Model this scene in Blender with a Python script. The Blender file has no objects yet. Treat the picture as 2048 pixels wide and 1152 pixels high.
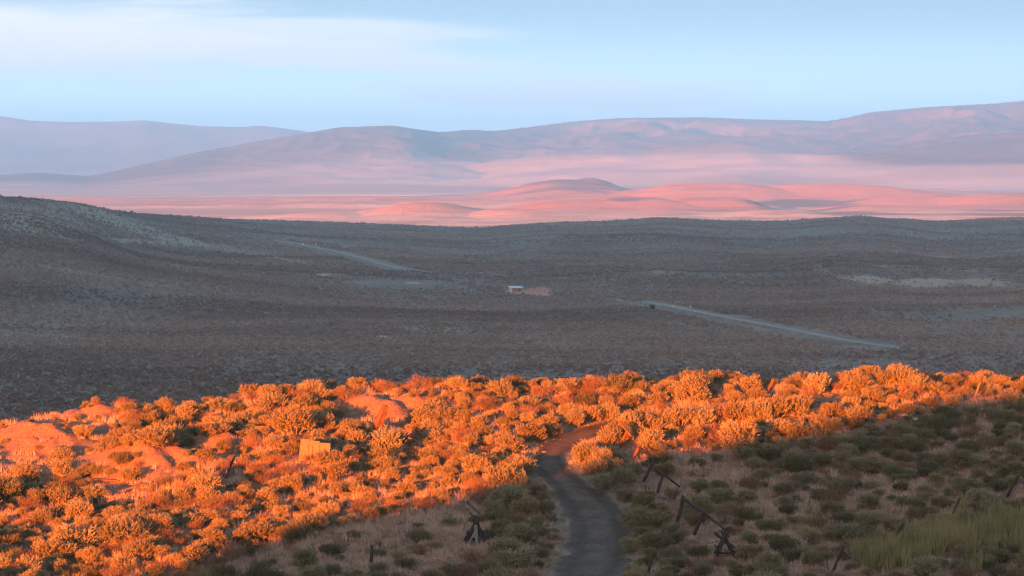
import bpy, math, random
import numpy as np
from mathutils import Vector, Matrix
random.seed(7)
rng = np.random.default_rng(7)
R = math.radians
scn = bpy.context.scene
COL = scn.collection

# ------------------------------------------------------------------ camera
F = 5807.0                       # focal length in photo pixels (2048 wide)
PITCH = math.atan(246 / F)       # the horizon sits at row 330
CP, SP = math.cos(PITCH), math.sin(PITCH)
cam = bpy.data.cameras.new("camera")
cam.sensor_width = 36
cam.lens = F / 2048 * 36
cam.clip_start = 0.5
cam.clip_end = 200000
cob = bpy.data.objects.new("camera", cam)
cob.location = (0, 0, 0)
cob.rotation_euler = (math.pi / 2 - PITCH, 0, 0)
COL.objects.link(cob)
scn.camera = cob

# ------------------------------------------------------------------ light
SUN_EL = 4.0
PHI = 25.0                       # the sun stands behind the camera, to its left
SD = Vector((math.sin(R(PHI)), math.cos(R(PHI)), 0))     # horizontal travel direction of light
TE = math.tan(R(SUN_EL))
sun = bpy.data.lights.new("sun", 'SUN')
sun.energy = 5.0
sun.angle = R(0.5)
sun.color = (1.0, 0.185, 0.010)
so = bpy.data.objects.new("sun", sun)
so.rotation_euler = Vector((-SD.x, -SD.y, TE)).to_track_quat('Z', 'Y').to_euler()
so.location = (-60, -120, 60)
COL.objects.link(so)

w = bpy.data.worlds.new("World")
scn.world = w
w.use_nodes = True
nt = w.node_tree
nt.nodes.clear()


class NT:
    """tiny helper to write shader maths"""
    def __init__(s, t): s.t = t
    def n(s, typ, **kw):
        x = s.t.nodes.new(typ)
        for k, v in kw.items():
            setattr(x, k, v)
        return x
    def put(s, sock, v):
        if isinstance(v, (int, float)):
            sock.default_value = v
        elif isinstance(v, (tuple, list)):
            v = tuple(v)
            if len(sock.default_value) == 4 and len(v) == 3: v = v + (1,)
            sock.default_value = v
        else:
            s.t.links.new(v, sock)
    def m(s, op, a, b=0.0, c=0.0):
        x = s.n('ShaderNodeMath', operation=op)
        s.put(x.inputs[0], a); s.put(x.inputs[1], b); s.put(x.inputs[2], c)
        return x.outputs[0]
    def vm(s, op, a, b=(0, 0, 0)):
        x = s.n('ShaderNodeVectorMath', operation=op)
        s.put(x.inputs[0], a)
        if op == 'SCALE': s.put(x.inputs['Scale'], b)
        else: s.put(x.inputs[1], b)
        return x.outputs[0]
    def step(s, v, lo, hi):
        x = s.n('ShaderNodeMapRange', interpolation_type='SMOOTHSTEP')
        s.put(x.inputs[0], v); s.put(x.inputs[1], lo); s.put(x.inputs[2], hi)
        return x.outputs[0]
    def mix(s, f, a, b, mode='MIX'):
        x = s.n('ShaderNodeMix', data_type='RGBA', blend_type=mode)
        s.put(x.inputs[0], f); s.put(x.inputs[6], a); s.put(x.inputs[7], b)
        return x.outputs[2]
    def noise(s, vec, scale, detail=3, rough=0.5, color=False):
        x = s.n('ShaderNodeTexNoise')
        if vec is not None: s.put(x.inputs['Vector'], vec)
        s.put(x.inputs['Scale'], scale); s.put(x.inputs['Detail'], detail)
        s.put(x.inputs['Roughness'], rough)
        return x.outputs['Color' if color else 'Fac']
    def comb(s, x_, y_, z_):
        x = s.n('ShaderNodeCombineXYZ')
        s.put(x.inputs[0], x_); s.put(x.inputs[1], y_); s.put(x.inputs[2], z_)
        return x.outputs[0]


W = NT(nt)
sky = W.n('ShaderNodeTexSky', sky_type='NISHITA', sun_disc=False)
sky.sun_elevation = R(SUN_EL)
sky.sun_rotation = R(180 + PHI)
sky.altitude = 1200
sky.air_density = 1.0
sky.dust_density = 0.6
sky.ozone_density = 1.5
tc = W.n('ShaderNodeTexCoord')
sep = W.n('ShaderNodeSeparateXYZ')
W.put(sep.inputs[0], tc.outputs['Generated'])
yy = W.m('MAXIMUM', sep.outputs[1], 0.02)
AZ = W.m('DIVIDE', sep.outputs[0], yy)      # tangent of bearing
EL = W.m('DIVIDE', sep.outputs[2], yy)      # tangent of height
# thin, wide-spread cirrus, pale pink against the blue
cv = W.comb(W.m('MULTIPLY', AZ, 9.0), W.m('MULTIPLY', EL, 75.0), 3.1)
n1 = W.noise(cv, 1.0, 6, 0.6)
cv2 = W.comb(W.m('MULTIPLY', AZ, 30.0), W.m('MULTIPLY', EL, 400.0), 1.7)
n2 = W.noise(cv2, 1.0, 4, 0.6)
nn = W.m('ADD', W.m('MULTIPLY', W.m('SUBTRACT', n1, 0.5), 1.3), W.m('MULTIPLY', W.m('SUBTRACT', n2, 0.5), 0.5))


def cloud(az0, el0, hw, hh, slope, k):
    """soft lens of cirrus round bearing az0 and height el0 (tangents)"""
    dx = W.m('DIVIDE', W.m('SUBTRACT', AZ, az0), hw)
    dy = W.m('DIVIDE', W.m('SUBTRACT', W.m('SUBTRACT', EL, el0), W.m('MULTIPLY', W.m('SUBTRACT', AZ, az0), slope)), hh)
    r = W.m('SQRT', W.m('ADD', W.m('MULTIPLY', dx, dx), W.m('MULTIPLY', dy, dy)))
    return W.m('MULTIPLY', W.step(W.m('ADD', W.m('SUBTRACT', 1.0, r), W.m('MULTIPLY', nn, 0.9)), -0.05, 0.55), k)


c1 = cloud(-0.180, 0.0430, 0.160, 0.0180, -0.01, 1.0)
c2 = cloud(-0.095, 0.0475, 0.110, 0.0055, -0.02, 0.7)
c3 = cloud(0.020, 0.0250, 0.085, 0.0080, -0.03, 0.55)
c4 = cloud(-0.060, 0.0360, 0.100, 0.0055, -0.04, 0.8)
cm = W.m('MAXIMUM', W.m('MAXIMUM', c1, c2), W.m('MAXIMUM', c3, c4))
EXPO = 3.6
SKY_STRENGTH = 0.10
KS = 1.0 / (2 ** EXPO * SKY_STRENGTH)
base = W.mix(1.0, sky.outputs[0], (0.80, 0.60, 0.48), 'MULTIPLY')
# clear evening blue opposite the sun, paler towards the horizon
hi = W.step(EL, 0.004, 0.06)
front = W.mix(hi, (1.45, 1.92, 2.35), (0.475, 0.69, 0.875))
front = W.vm('SCALE', W.mix(W.step(EL, 0.062, 0.30), front, (1.25, 1.95, 2.7)), KS)
cl = W.vm('SCALE', (1.22, 1.17, 1.20), KS)
front = W.mix(cm, front, cl)
fin = W.mix(W.step(EL, 0.9, 0.2), base, front)
bg = W.n('ShaderNodeBackground')
W.put(bg.inputs[0], fin)
bg.inputs[1].default_value = SKY_STRENGTH
wo = W.n('ShaderNodeOutputWorld')
nt.links.new(bg.outputs[0], wo.inputs[0])

scn.view_settings.view_transform = 'Standard'
scn.view_settings.look = 'None'
scn.view_settings.exposure = EXPO
scn.view_settings.gamma = 1
cy = scn.cycles
cy.use_denoising = True
cy.denoising_input_passes = 'RGB_ALBEDO_NORMAL'
cy.denoising_prefilter = 'ACCURATE'
cy.use_adaptive_sampling = False
cy.max_bounces = 6
cy.diffuse_bounces = 2
cy.volume_bounces = 3
cy.sample_clamp_indirect = 0.05
cy.glossy_bounces = 1
cy.transmission_bounces = 1
cy.transparent_max_bounces = 4
cy.filter_width = 1.15

# ------------------------------------------------------------------ helpers


def Zof(v, y):
    """height of the point seen on row v at distance y"""
    return y * np.tan(np.arctan((576 - v) / F) - PITCH)


def Xof(u, y, z):
    return (u - 1024) * (y * CP - z * SP) / F


def proj(x, y, z):
    d = y * CP - z * SP
    return 1024 + F * x / d, 576 - F * (y * SP + z * CP) / d


def ss(a, b, x):
    t = np.clip((x - a) / (b - a), 0, 1)
    return t * t * (3 - 2 * t)


def _hash(ix, iy, seed):
    h = (ix.astype(np.int64) * 374761393 + iy.astype(np.int64) * 668265263 + seed * 1442695041) & 0xffffffff
    h = ((h ^ (h >> 13)) * 1274126177) & 0xffffffff
    h = h ^ (h >> 16)
    return (h & 0xffff) / 65535.0


def sinterp(u, xs, ys, sig):
    """smoothed polyline"""
    g = np.arange(xs[0], xs[-1] + 1, 4.0)
    f = np.interp(g, xs, ys)
    k = np.exp(-0.5 * (np.arange(-int(3 * sig / 4) - 1, int(3 * sig / 4) + 2) * 4.0 / sig) ** 2); k /= k.sum()
    n = len(k) // 2
    f = np.convolve(np.pad(f, n, mode='edge'), k, mode='valid')
    return np.interp(u, g, f)


def vnoise(x, y, seed=0):
    x = np.asarray(x, float); y = np.asarray(y, float)
    ix = np.floor(x); iy = np.floor(y)
    fx = x - ix; fy = y - iy
    fx = fx * fx * fx * (fx * (fx * 6 - 15) + 10); fy = fy * fy * fy * (fy * (fy * 6 - 15) + 10)
    a = _hash(ix, iy, seed); b = _hash(ix + 1, iy, seed)
    c = _hash(ix, iy + 1, seed); d = _hash(ix + 1, iy + 1, seed)
    return (a * (1 - fx) + b * fx) * (1 - fy) + (c * (1 - fx) + d * fx) * fy - 0.5


def fbm(x, y, oct=4, seed=0, gain=0.5):
    s = 0; a = 1.0
    for i in range(oct):
        s = s + a * vnoise(x * 2 ** i + 17.3 * i, y * 2 ** i - 9.1 * i, seed + i)
        a *= gain
    return s * 2


def ridged(x, y, oct=4, seed=0, gain=0.5):
    s = 0; a = 1.0
    for i in range(oct):
        s = s + a * (1 - 4 * np.abs(vnoise(x * 2 ** i + 3.3 * i, y * 2 ** i - 5.1 * i, seed + i)))
        a *= gain
    return s


def mesh_obj(name, V, faces, mats, parent=None, fmat=None, smooth=False, attrs=None, link=True, loc=None):
    """faces: array (n,k) or list of tuples"""
    me = bpy.data.meshes.new(name)
    V = np.asarray(V, np.float32)
    if isinstance(faces, np.ndarray):
        n, k = faces.shape
        me.vertices.add(len(V)); me.vertices.foreach_set('co', V.ravel())
        me.loops.add(n * k); me.loops.foreach_set('vertex_index', faces.astype(np.int32).ravel())
        me.polygons.add(n); me.polygons.foreach_set('loop_start', np.arange(0, n * k, k, dtype=np.int32))
        if fmat is not None: me.polygons.foreach_set('material_index', np.asarray(fmat, np.int32))
        me.update(calc_edges=True)
    else:
        me.from_pydata([tuple(map(float, p)) for p in V], [], faces)
        if fmat is not None: me.polygons.foreach_set('material_index', np.asarray(fmat, np.int32))
    me.validate()
    me.polygons.foreach_set('use_smooth', np.full(len(me.polygons), smooth))
    for m in (mats if isinstance(mats, (list, tuple)) else [mats]):
        me.materials.append(m)
    for k, v in (attrs or {}).items():
        a = me.attributes.new(k, 'FLOAT', 'POINT')
        a.data.foreach_set('value', np.asarray(v, np.float32).ravel())
    o = bpy.data.objects.new(name, me)
    if link: COL.objects.link(o)
    if parent: o.parent = parent
    if loc is not None: o.location = loc
    return o


def tag(o, label=None, cat=None, group=None, kind=None):
    if label: o['label'] = label
    if cat: o['category'] = cat
    if group: o['group'] = group
    if kind: o['kind'] = kind
    return o


def empty(name, loc=(0, 0, 0), rz=0):
    o = bpy.data.objects.new(name, None)
    o.empty_display_size = 0.2
    o.location = loc
    o.rotation_euler = (0, 0, rz)
    COL.objects.link(o)
    return o


def grid_faces(nr, nc):
    i = np.arange(nr * nc).reshape(nr, nc)
    return np.stack([i[:-1, :-1], i[:-1, 1:], i[1:, 1:], i[1:, :-1]], -1).reshape(-1, 4)


def mat(name):
    m = bpy.data.materials.new(name)
    m.use_nodes = True
    m.node_tree.nodes.clear()
    return m, NT(m.node_tree)


def finish(m, N, color, rough=0.9, normal=None, spec=0.2):
    p = N.n('ShaderNodeBsdfPrincipled')
    N.put(p.inputs['Base Color'], color)
    N.put(p.inputs['Roughness'], rough)
    p.inputs['Specular IOR Level'].default_value = spec
    if normal is not None: N.put(p.inputs['Normal'], normal)
    o = N.n('ShaderNodeOutputMaterial')
    N.t.links.new(p.outputs[0], o.inputs[0])
    return m


def rough_normal(N, scale, amount, vec=None, detail=2):
    """the many small faces of tufts and clods, finer than the mesh"""
    g = N.n('ShaderNodeNewGeometry')
    v = vec if vec is not None else g.outputs['Position']
    c = N.noise(v, scale, detail, 0.6, color=True)
    c = N.vm('SCALE', N.vm('SUBTRACT', c, (0.5, 0.5, 0.5)), amount)
    return N.vm('NORMALIZE', N.vm('ADD', g.outputs['Normal'], c))


def attr(N, name):
    a = N.n('ShaderNodeAttribute', attribute_name=name)
    return a.outputs['Fac']


# ------------------------------------------------------------------ materials


def m_foliage(name, c1, c2, c3):
    m, N = mat(name)
    oi = N.n('ShaderNodeObjectInfo')
    g = N.n('ShaderNodeTexCoord')
    r = oi.outputs['Random']
    n = N.noise(g.outputs['Object'], 5.0, 2)
    a = N.mix(N.step(n, 0.35, 0.65), c1, c2)
    c = N.mix(N.m('MULTIPLY', r, 0.75), a, c3)
    v = N.m('MULTIPLY_ADD', N.m('FRACT', N.m('MULTIPLY', r, 7.31)), 0.5, 0.75)
    c = N.vm('SCALE', c, v)
    return finish(m, N, c, 0.85, spec=0.15)


M = {}
M['sage'] = m_foliage('sage_leaves', (0.160, 0.152, 0.100), (0.215, 0.198, 0.135), (0.19, 0.150, 0.088))
M['dry'] = m_foliage('dry_twigs', (0.16, 0.095, 0.06), (0.21, 0.13, 0.08), (0.12, 0.08, 0.055))
M['rabbit'] = m_foliage('rabbitbrush_leaves', (0.075, 0.082, 0.050), (0.105, 0.108, 0.065), (0.14, 0.12, 0.07))
M['valley_bush'] = m_foliage('valley_shrub_leaves', (0.115, 0.112, 0.100), (0.17, 0.16, 0.145), (0.20, 0.17, 0.145))
m, N = mat('valley_shrub_leaves')
g = N.n('ShaderNodeNewGeometry'); oi = N.n('ShaderNodeObjectInfo')
st = N.vm('MULTIPLY', g.outputs['Position'], (0.35, 1.0, 1.0))
n_ = N.noise(N.vm('MULTIPLY', g.outputs['Position'], (0.22, 1.0, 1.0)), 0.0065, 6, 0.68)
c = N.mix(N.step(n_, 0.36, 0.64), (0.150, 0.112, 0.098), (0.285, 0.220, 0.192))  # leaf colour carries the same painted light and dark bands as the ground
c = N.vm('SCALE', c, N.m('MULTIPLY_ADD', oi.outputs['Random'], 0.5, 0.72))
M['valley_bush'] = finish(m, N, c, 0.9)
m, N = mat('shrub_bark')
M['bark'] = finish(m, N, N.mix(N.noise(None, 12), (0.10, 0.07, 0.05), (0.20, 0.15, 0.11)), 0.95)


def m_wood(name, a, b):
    m, N = mat(name)
    t = N.n('ShaderNodeTexCoord')
    mp = N.vm('MULTIPLY', t.outputs['Object'], (14, 14, 2.2))
    n = N.noise(mp, 1.0, 5, 0.65)
    n2 = N.noise(t.outputs['Object'], 2.5, 2)
    c = N.mix(N.step(n, 0.35, 0.7), a, b)
    c = N.mix(N.m('MULTIPLY', N.step(n2, 0.5, 0.7), 0.5), c, (0.05, 0.045, 0.04))
    bp = N.n('ShaderNodeBump'); N.put(bp.inputs['Height'], n); bp.inputs['Distance'].default_value = 0.02
    bp.inputs['Strength'].default_value = 0.8
    return finish(m, N, c, 0.9, bp.outputs[0])


M['wood'] = m_wood('weathered_wood', (0.10, 0.08, 0.07), (0.24, 0.20, 0.17))
M['wood_dark'] = m_wood('dark_weathered_wood', (0.022, 0.018, 0.017), (0.055, 0.045, 0.04))
M['wood_pale'] = m_wood('pale_grey_wood', (0.15, 0.135, 0.13), (0.24, 0.22, 0.21))
M['timber'] = m_wood('thick_timber', (0.09, 0.045, 0.025), (0.17, 0.085, 0.045))
M['board'] = m_wood('pale_board', (0.15, 0.095, 0.065), (0.26, 0.16, 0.11))


def m_rock(name, a, b):
    m, N = mat(name)
    t = N.n('ShaderNodeTexCoord')
    n = N.noise(t.outputs['Object'], 6, 4, 0.6)
    bp = N.n('ShaderNodeBump'); N.put(bp.inputs['Height'], n); bp.inputs['Distance'].default_value = 0.03
    return finish(m, N, N.mix(N.step(n, 0.35, 0.65), a, b), 0.9, bp.outputs[0])


M['rock_pale'] = m_rock('pale_rock', (0.24, 0.21, 0.19), (0.36, 0.32, 0.29))
M['rock_brown'] = m_rock('brown_rock', (0.16, 0.11, 0.085), (0.27, 0.19, 0.15))


def m_grass(name, a, b, c3):
    m, N = mat(name)
    g = N.n('ShaderNodeNewGeometry')
    oi = N.n('ShaderNodeObjectInfo')
    n = N.noise(g.outputs['Position'], 0.35, 3)
    c = N.mix(N.step(n, 0.38, 0.62), a, b)
    c = N.mix(N.m('MULTIPLY', oi.outputs['Random'], 0.7), c, c3)
    return finish(m, N, c, 0.8, spec=0.15)


M['grass'] = m_grass('dry_grass', (0.41, 0.27, 0.21), (0.32, 0.215, 0.165), (0.46, 0.34, 0.28))
M['grass_pale'] = m_grass('pale_verge_grass', (0.24, 0.205, 0.16), (0.30, 0.255, 0.20), (0.19, 0.17, 0.12))
M['grass_green'] = m_grass('yellow_green_grass', (0.21, 0.185, 0.09), (0.27, 0.235, 0.12), (0.15, 0.14, 0.07))

# near hillside: soil, litter, bare red-brown clay mounds
m, N = mat('hillside_soil')
g = N.n('ShaderNodeNewGeometry')
P = g.outputs['Position']
n1_ = N.noise(P, 0.5, 5, 0.6)
n2_ = N.noise(P, 4.0, 5, 0.7)
n3_ = N.noise(P, 22.0, 3, 0.6)
c = N.mix(N.step(n1_, 0.35, 0.65), (0.145, 0.085, 0.06), (0.21, 0.125, 0.09))
c = N.mix(N.m('MULTIPLY', N.step(n2_, 0.45, 0.65), 0.6), c, (0.085, 0.07, 0.055))
bare = attr(N, 'bare')
clay = N.mix(N.step(n2_, 0.35, 0.7), (0.25, 0.14, 0.09), (0.19, 0.085, 0.05))
clay = N.mix(N.m('MULTIPLY', N.step(n3_, 0.55, 0.75), 0.5), clay, (0.32, 0.20, 0.14))
c = N.mix(N.step(N.m('ADD', bare, N.m('MULTIPLY', N.m('SUBTRACT', n2_, 0.5), 0.6)), 0.3, 0.6), c, clay)
verge = attr(N, 'verge')
c = N.mix(N.m('MULTIPLY', N.step(N.m('ADD', verge, N.m('MULTIPLY', N.m('SUBTRACT', n2_, 0.5), 0.8)), 0.35, 0.75), 0.8), c, (0.17, 0.15, 0.12))
M['soil'] = finish(m, N, c, 0.95, rough_normal(N, 9.0, 1.1, detail=4))

m, N = mat('gravel_track')
g = N.n('ShaderNodeNewGeometry')
P = g.outputs['Position']
n1_ = N.noise(P, 1.1, 5, 0.65); n2_ = N.noise(P, 5.5, 5, 0.8); n3_ = N.noise(P, 16, 3, 0.7)
c = N.mix(N.step(n1_, 0.35, 0.65), (0.046, 0.035, 0.028), (0.090, 0.070, 0.056))
c = N.mix(N.m('MULTIPLY', N.step(n2_, 0.48, 0.66), 0.7), c, (0.105, 0.088, 0.076))
c = N.mix(N.m('MULTIPLY', N.step(n3_, 0.56, 0.70), 0.7), c, (0.15, 0.13, 0.115))
rut = attr(N, 'rut')
c = N.mix(N.m('MULTIPLY', rut, 0.65), c, (0.034, 0.027, 0.023))
edge = attr(N, 'edge')
c = N.mix(N.step(N.m('ADD', edge, N.m('MULTIPLY', N.m('SUBTRACT', n2_, 0.5), 1.0)), 0.45, 0.95), c, (0.20, 0.165, 0.135))
M['track'] = finish(m, N, c, 0.95, rough_normal(N, 18.0, 0.8, detail=3))

# valley floor
m, N = mat('valley_ground')
g = N.n('ShaderNodeNewGeometry')
P = g.outputs['Position']
st = N.vm('MULTIPLY', P, (0.35, 1.0, 1.0))
n1_ = N.noise(st, 0.008, 5, 0.6)
fold_bands = N.noise(N.vm('MULTIPLY', P, (0.22, 1.0, 1.0)), 0.0065, 6, 0.68)
n2_ = N.noise(P, 0.05, 5, 0.65)
n3_ = N.noise(P, 0.35, 3, 0.7)
c = N.mix(N.step(n1_, 0.35, 0.65), (0.130, 0.088, 0.071), (0.172, 0.120, 0.095))
c = N.mix(N.m('MULTIPLY', N.step(fold_bands, 0.38, 0.64), 0.85), c, (0.215, 0.16, 0.13))  # light and dark of soft ground undulations, put into the colour as bands
c = N.mix(N.m('MULTIPLY', N.step(n2_, 0.42, 0.62), 0.55), c, (0.10, 0.085, 0.072))
c = N.mix(N.m('MULTIPLY', N.step(n3_, 0.45, 0.65), 0.75), c, (0.085, 0.070, 0.060))
grs = attr(N, 'grassy')
c = N.mix(N.m('MULTIPLY', N.step(N.m('ADD', grs, N.m('MULTIPLY', N.m('SUBTRACT', n2_, 0.5), 1.2)), 0.25, 0.9), 0.8), c, (0.25, 0.215, 0.16))
drk = attr(N, 'scrub')
c = N.mix(N.m('MULTIPLY', N.step(N.m('ADD', drk, N.m('MULTIPLY', N.m('SUBTRACT', n2_, 0.5), 1.2)), 0.3, 0.9), 0.7), c, (0.085, 0.075, 0.068))
bare = attr(N, 'bare')
c = N.mix(N.step(N.m('ADD', bare, N.m('MULTIPLY', N.m('SUBTRACT', n2_, 0.5), 1.4)), 0.35, 0.85), c, (0.28, 0.21, 0.165))
red = attr(N, 'red')
c = N.mix(N.step(N.m('ADD', red, N.m('MULTIPLY', N.m('SUBTRACT', n3_, 0.5), 0.7)), 0.35, 0.6), c, (0.33, 0.17, 0.13))
M['valley'] = finish(m, N, c, 0.95, rough_normal(N, 0.5, 1.4, detail=3))

m, N = mat('plain_grassland')
g = N.n('ShaderNodeNewGeometry')
P = g.outputs['Position']
st = N.vm('MULTIPLY', P, (0.25, 1.0, 1.0))
n1_ = N.noise(st, 0.0011, 5, 0.6)
n2_ = N.noise(P, 0.006, 5, 0.65)
c = N.mix(N.step(n1_, 0.38, 0.62), (0.44, 0.27, 0.205), (0.68, 0.46, 0.34))
c = N.mix(N.m('MULTIPLY', N.step(n2_, 0.45, 0.65), 0.65), c, (0.25, 0.155, 0.125))
n4_ = N.noise(P, 0.02, 4, 0.7)
c = N.mix(N.m('MULTIPLY', N.step(n4_, 0.48, 0.62), 0.4), c, (0.24, 0.14, 0.11))
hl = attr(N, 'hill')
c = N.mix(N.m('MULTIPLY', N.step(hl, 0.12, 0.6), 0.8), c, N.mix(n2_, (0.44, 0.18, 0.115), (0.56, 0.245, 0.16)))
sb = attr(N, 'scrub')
c = N.mix(N.step(N.m('ADD', sb, N.m('MULTIPLY', N.m('SUBTRACT', n2_, 0.5), 1.2)), 0.25, 0.8), c, (0.19, 0.13, 0.12))  # one dark tone for shrubby ground and the painted shade between hills
M['plain'] = finish(m, N, c, 0.95, rough_normal(N, 0.3, 3.0, detail=2))

m, N = mat('mountain_slopes')
g = N.n('ShaderNodeNewGeometry')
P = g.outputs['Position']
st = N.vm('MULTIPLY', P, (0.4, 1.0, 1.0))
n1_ = N.noise(st, 0.0009, 6, 0.62)
n2_ = N.noise(P, 0.003, 5, 0.65)
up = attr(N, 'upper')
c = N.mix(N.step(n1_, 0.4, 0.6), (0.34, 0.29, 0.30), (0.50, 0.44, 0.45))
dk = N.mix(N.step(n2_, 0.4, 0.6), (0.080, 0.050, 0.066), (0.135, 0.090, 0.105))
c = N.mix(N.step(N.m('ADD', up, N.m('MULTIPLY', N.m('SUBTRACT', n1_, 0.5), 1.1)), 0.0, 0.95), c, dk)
M['mountain'] = finish(m, N, c, 0.95, rough_normal(N, 0.3, 1.2, detail=2))

m, N = mat('highway_asphalt')
g = N.n('ShaderNodeNewGeometry')
n1_ = N.noise(g.outputs['Position'], 0.3, 3)
c = N.mix(n1_, (0.125, 0.110, 0.10), (0.16, 0.142, 0.126))
M['asphalt'] = finish(m, N, c, 0.8)
m, N = mat('highway_shoulder')
g = N.n('ShaderNodeNewGeometry')
n1_ = N.noise(g.outputs['Position'], 0.15, 4)
c = N.mix(N.step(n1_, 0.35, 0.65), (0.12, 0.10, 0.08), (0.19, 0.155, 0.125))
M['shoulder'] = finish(m, N, c, 0.9)


def m_plain(name, c, rough=0.6, nscale=3.0, var=0.15):
    m, N = mat(name)
    t = N.n('ShaderNodeTexCoord')
    n = N.noise(t.outputs['Object'], nscale, 4)
    return finish(m, N, N.mix(n, tuple(k * (1 - var) for k in c), tuple(k * (1 + var) for k in c)), rough)


M['paint_yellow'] = m_plain('sign_yellow', (0.85, 0.55, 0.16), 0.4)
M['paint_white'] = m_plain('road_line_paint', (0.55, 0.54, 0.50), 0.6, 0.5)
M['metal_post'] = m_plain('sign_post_metal', (0.30, 0.30, 0.30), 0.5)
M['roof'] = m_plain('metal_roof', (0.34, 0.37, 0.37), 0.45, 1.0, 0.08)
M['wall_red'] = m_plain('red_brown_wall', (0.27, 0.13, 0.10), 0.8, 1.0)
M['wall_white'] = m_plain('white_end_wall', (0.46, 0.41, 0.37), 0.8, 1.0, 0.06)
M['door_dark'] = m_plain('dark_door', (0.06, 0.045, 0.04), 0.7)
M['conifer'] = m_foliage('conifer_needles', (0.03, 0.045, 0.03), (0.04, 0.055, 0.035), (0.05, 0.06, 0.04))

# ------------------------------------------------------------------ near hillside
_cu = np.array([-700, -300, 0, 60, 110, 220, 330, 450, 540, 620, 750, 850, 980, 1150, 1300, 1450, 1600, 1800, 1900, 2048, 2400, 2900])
_cv = np.array([925, 905, 862, 846, 836, 824, 818, 806, 794, 782, 778, 776, 766, 768, 767, 766, 764, 756, 762, 766, 760, 760]) - 3
_cy = np.array([146, 148, 150, 151, 151.5, 152, 153, 154, 155, 156, 157, 157.5, 158, 159, 160, 160.5, 161, 162, 162.5, 163, 165, 166])


def near_base(x, y):
    """smooth form of the foreground hill"""
    u = 1024 + F * x / np.maximum(y * CP + 0.6, 30)
    vc = np.interp(u, _cu, _cv); yc = np.interp(u, _cu, _cy)
    s = (y - 122) / (yc - 122)
    s2 = np.where(s < 1, s, 1 + (s - 1) * 0.0)
    zc = Zof(vc, yc); z1 = Zof(1152.0, 122.0)
    vlin = 1152 - (1152 - vc) * s2
    z = Zof(vlin, np.minimum(np.maximum(y, 60), yc))
    m_ = 0.17
    t = y - yc
    z = np.where(t > 0, zc + m_ * t, z)
    z = z - (m_ + 0.42) * (t + np.sqrt(t * t + 1.4)) / 2
    return z


def hit(u, v, zf=None):
    """ground point of the hillside seen at photo position (u, v)"""
    zf = zf or near_base
    lo = np.full(np.shape(u), 90.0); hi = np.interp(u, _cu, _cy)
    for _ in range(40):
        mid = (lo + hi) / 2
        x = (np.asarray(u) - 1024) * (mid * CP + 0.6) / F
        z = zf(x, mid)
        x = Xof(u, mid, z)
        vv = proj(x, mid, zf(x, mid))[1]
        up = vv > v
        lo = np.where(up, mid, lo); hi = np.where(up, hi, mid)
    y = (lo + hi) / 2
    x = (np.asarray(u) - 1024) * (y * CP + 0.6) / F
    for _ in range(3): x = Xof(u, y, zf(x, y))
    return x, y


# the gravel track, as points on the ground
_rp = [(1120, 1420), (1135, 1260), (1150, 1195), (1174, 1152), (1192, 1120), (1200, 1090), (1198, 1055), (1186, 1024), (1160, 992), (1134, 967),
       (1108, 946), (1097, 928), (1103, 908), (1130, 886), (1170, 869), (1230, 852), (1310, 838), (1400, 828), (1520, 818), (1680, 808)]
_ru = np.array([p[0] for p in _rp], float); _rv = np.array([p[1] for p in _rp], float)
rx, ry = hit(_ru, _rv)


def resample(px, py, step, hw=None):
    P = np.stack([px, py], 1)
    # Catmull-Rom
    out = []
    for i in range(len(P) - 1):
        p0 = P[max(i - 1, 0)]; p1 = P[i]; p2 = P[i + 1]; p3 = P[min(i + 2, len(P) - 1)]
        n = max(2, int(np.linalg.norm(p2 - p1) / step))
        for t in np.arange(n) / n:
            out.append(0.5 * ((2 * p1) + (-p0 + p2) * t + (2 * p0 - 5 * p1 + 4 * p2 - p3) * t * t + (-p0 + 3 * p1 - 3 * p2 + p3) * t ** 3))
    out.append(P[-1])
    return np.array(out)


RC = resample(rx, ry, 0.3)
RHW = np.interp(np.linspace(0, 1, len(RC)), [0, 0.35, 0.55, 0.68, 1], [2.05, 1.75, 1.65, 1.0, 0.7])


def road_dist(x, y):
    x = np.asarray(x, float); y = np.asarray(y, float)
    sh = x.shape; x = x.ravel(); y = y.ravel()
    best = np.full(x.shape, 1e9)
    for k in range(0, len(RC), 2):
        d = np.hypot(x - RC[k, 0], y - RC[k, 1]) - RHW[k]
        best = np.minimum(best, d)
    return best.reshape(sh)


# mounds (photo u, v, radius x m, radius y m, height m, bareness)
MOUNDS = []
for (u, v, ax, ay, h, b) in [(40, 890, 4.2, 3.6, 0.9, 1.0), (150, 838, 2.8, 1.8, 0.45, 1.0), (745, 822, 2.0, 1.5, 0.65, 1.0), (830, 812, 1.2, 1.0, 0.35, 0.8),
                             (290, 938, 4.2, 2.4, 0.9, 0.7), (420, 900, 2.0, 1.6, 0.5, 0.55), (640, 1000, 4.2, 1.6, 0.3, 0.35), (500, 870, 2.5, 1.6, 0.3, 0.4), (-150, 960, 5, 4, 1.0, .8)]:
    a, b_ = hit(np.array([float(u)]), np.array([float(v)]))
    MOUNDS.append((a[0], b_[0], ax, ay, h, b))


def near_bare(x, y):
    b = 0
    for (mx, my, ax, ay, h, bb) in MOUNDS:
        r = np.sqrt(((x - mx) / ax) ** 2 + ((y - my) / ay) ** 2)
        b = np.maximum(b, bb * (1 - ss(0.45, 1.15, r)))
    return b


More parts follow.
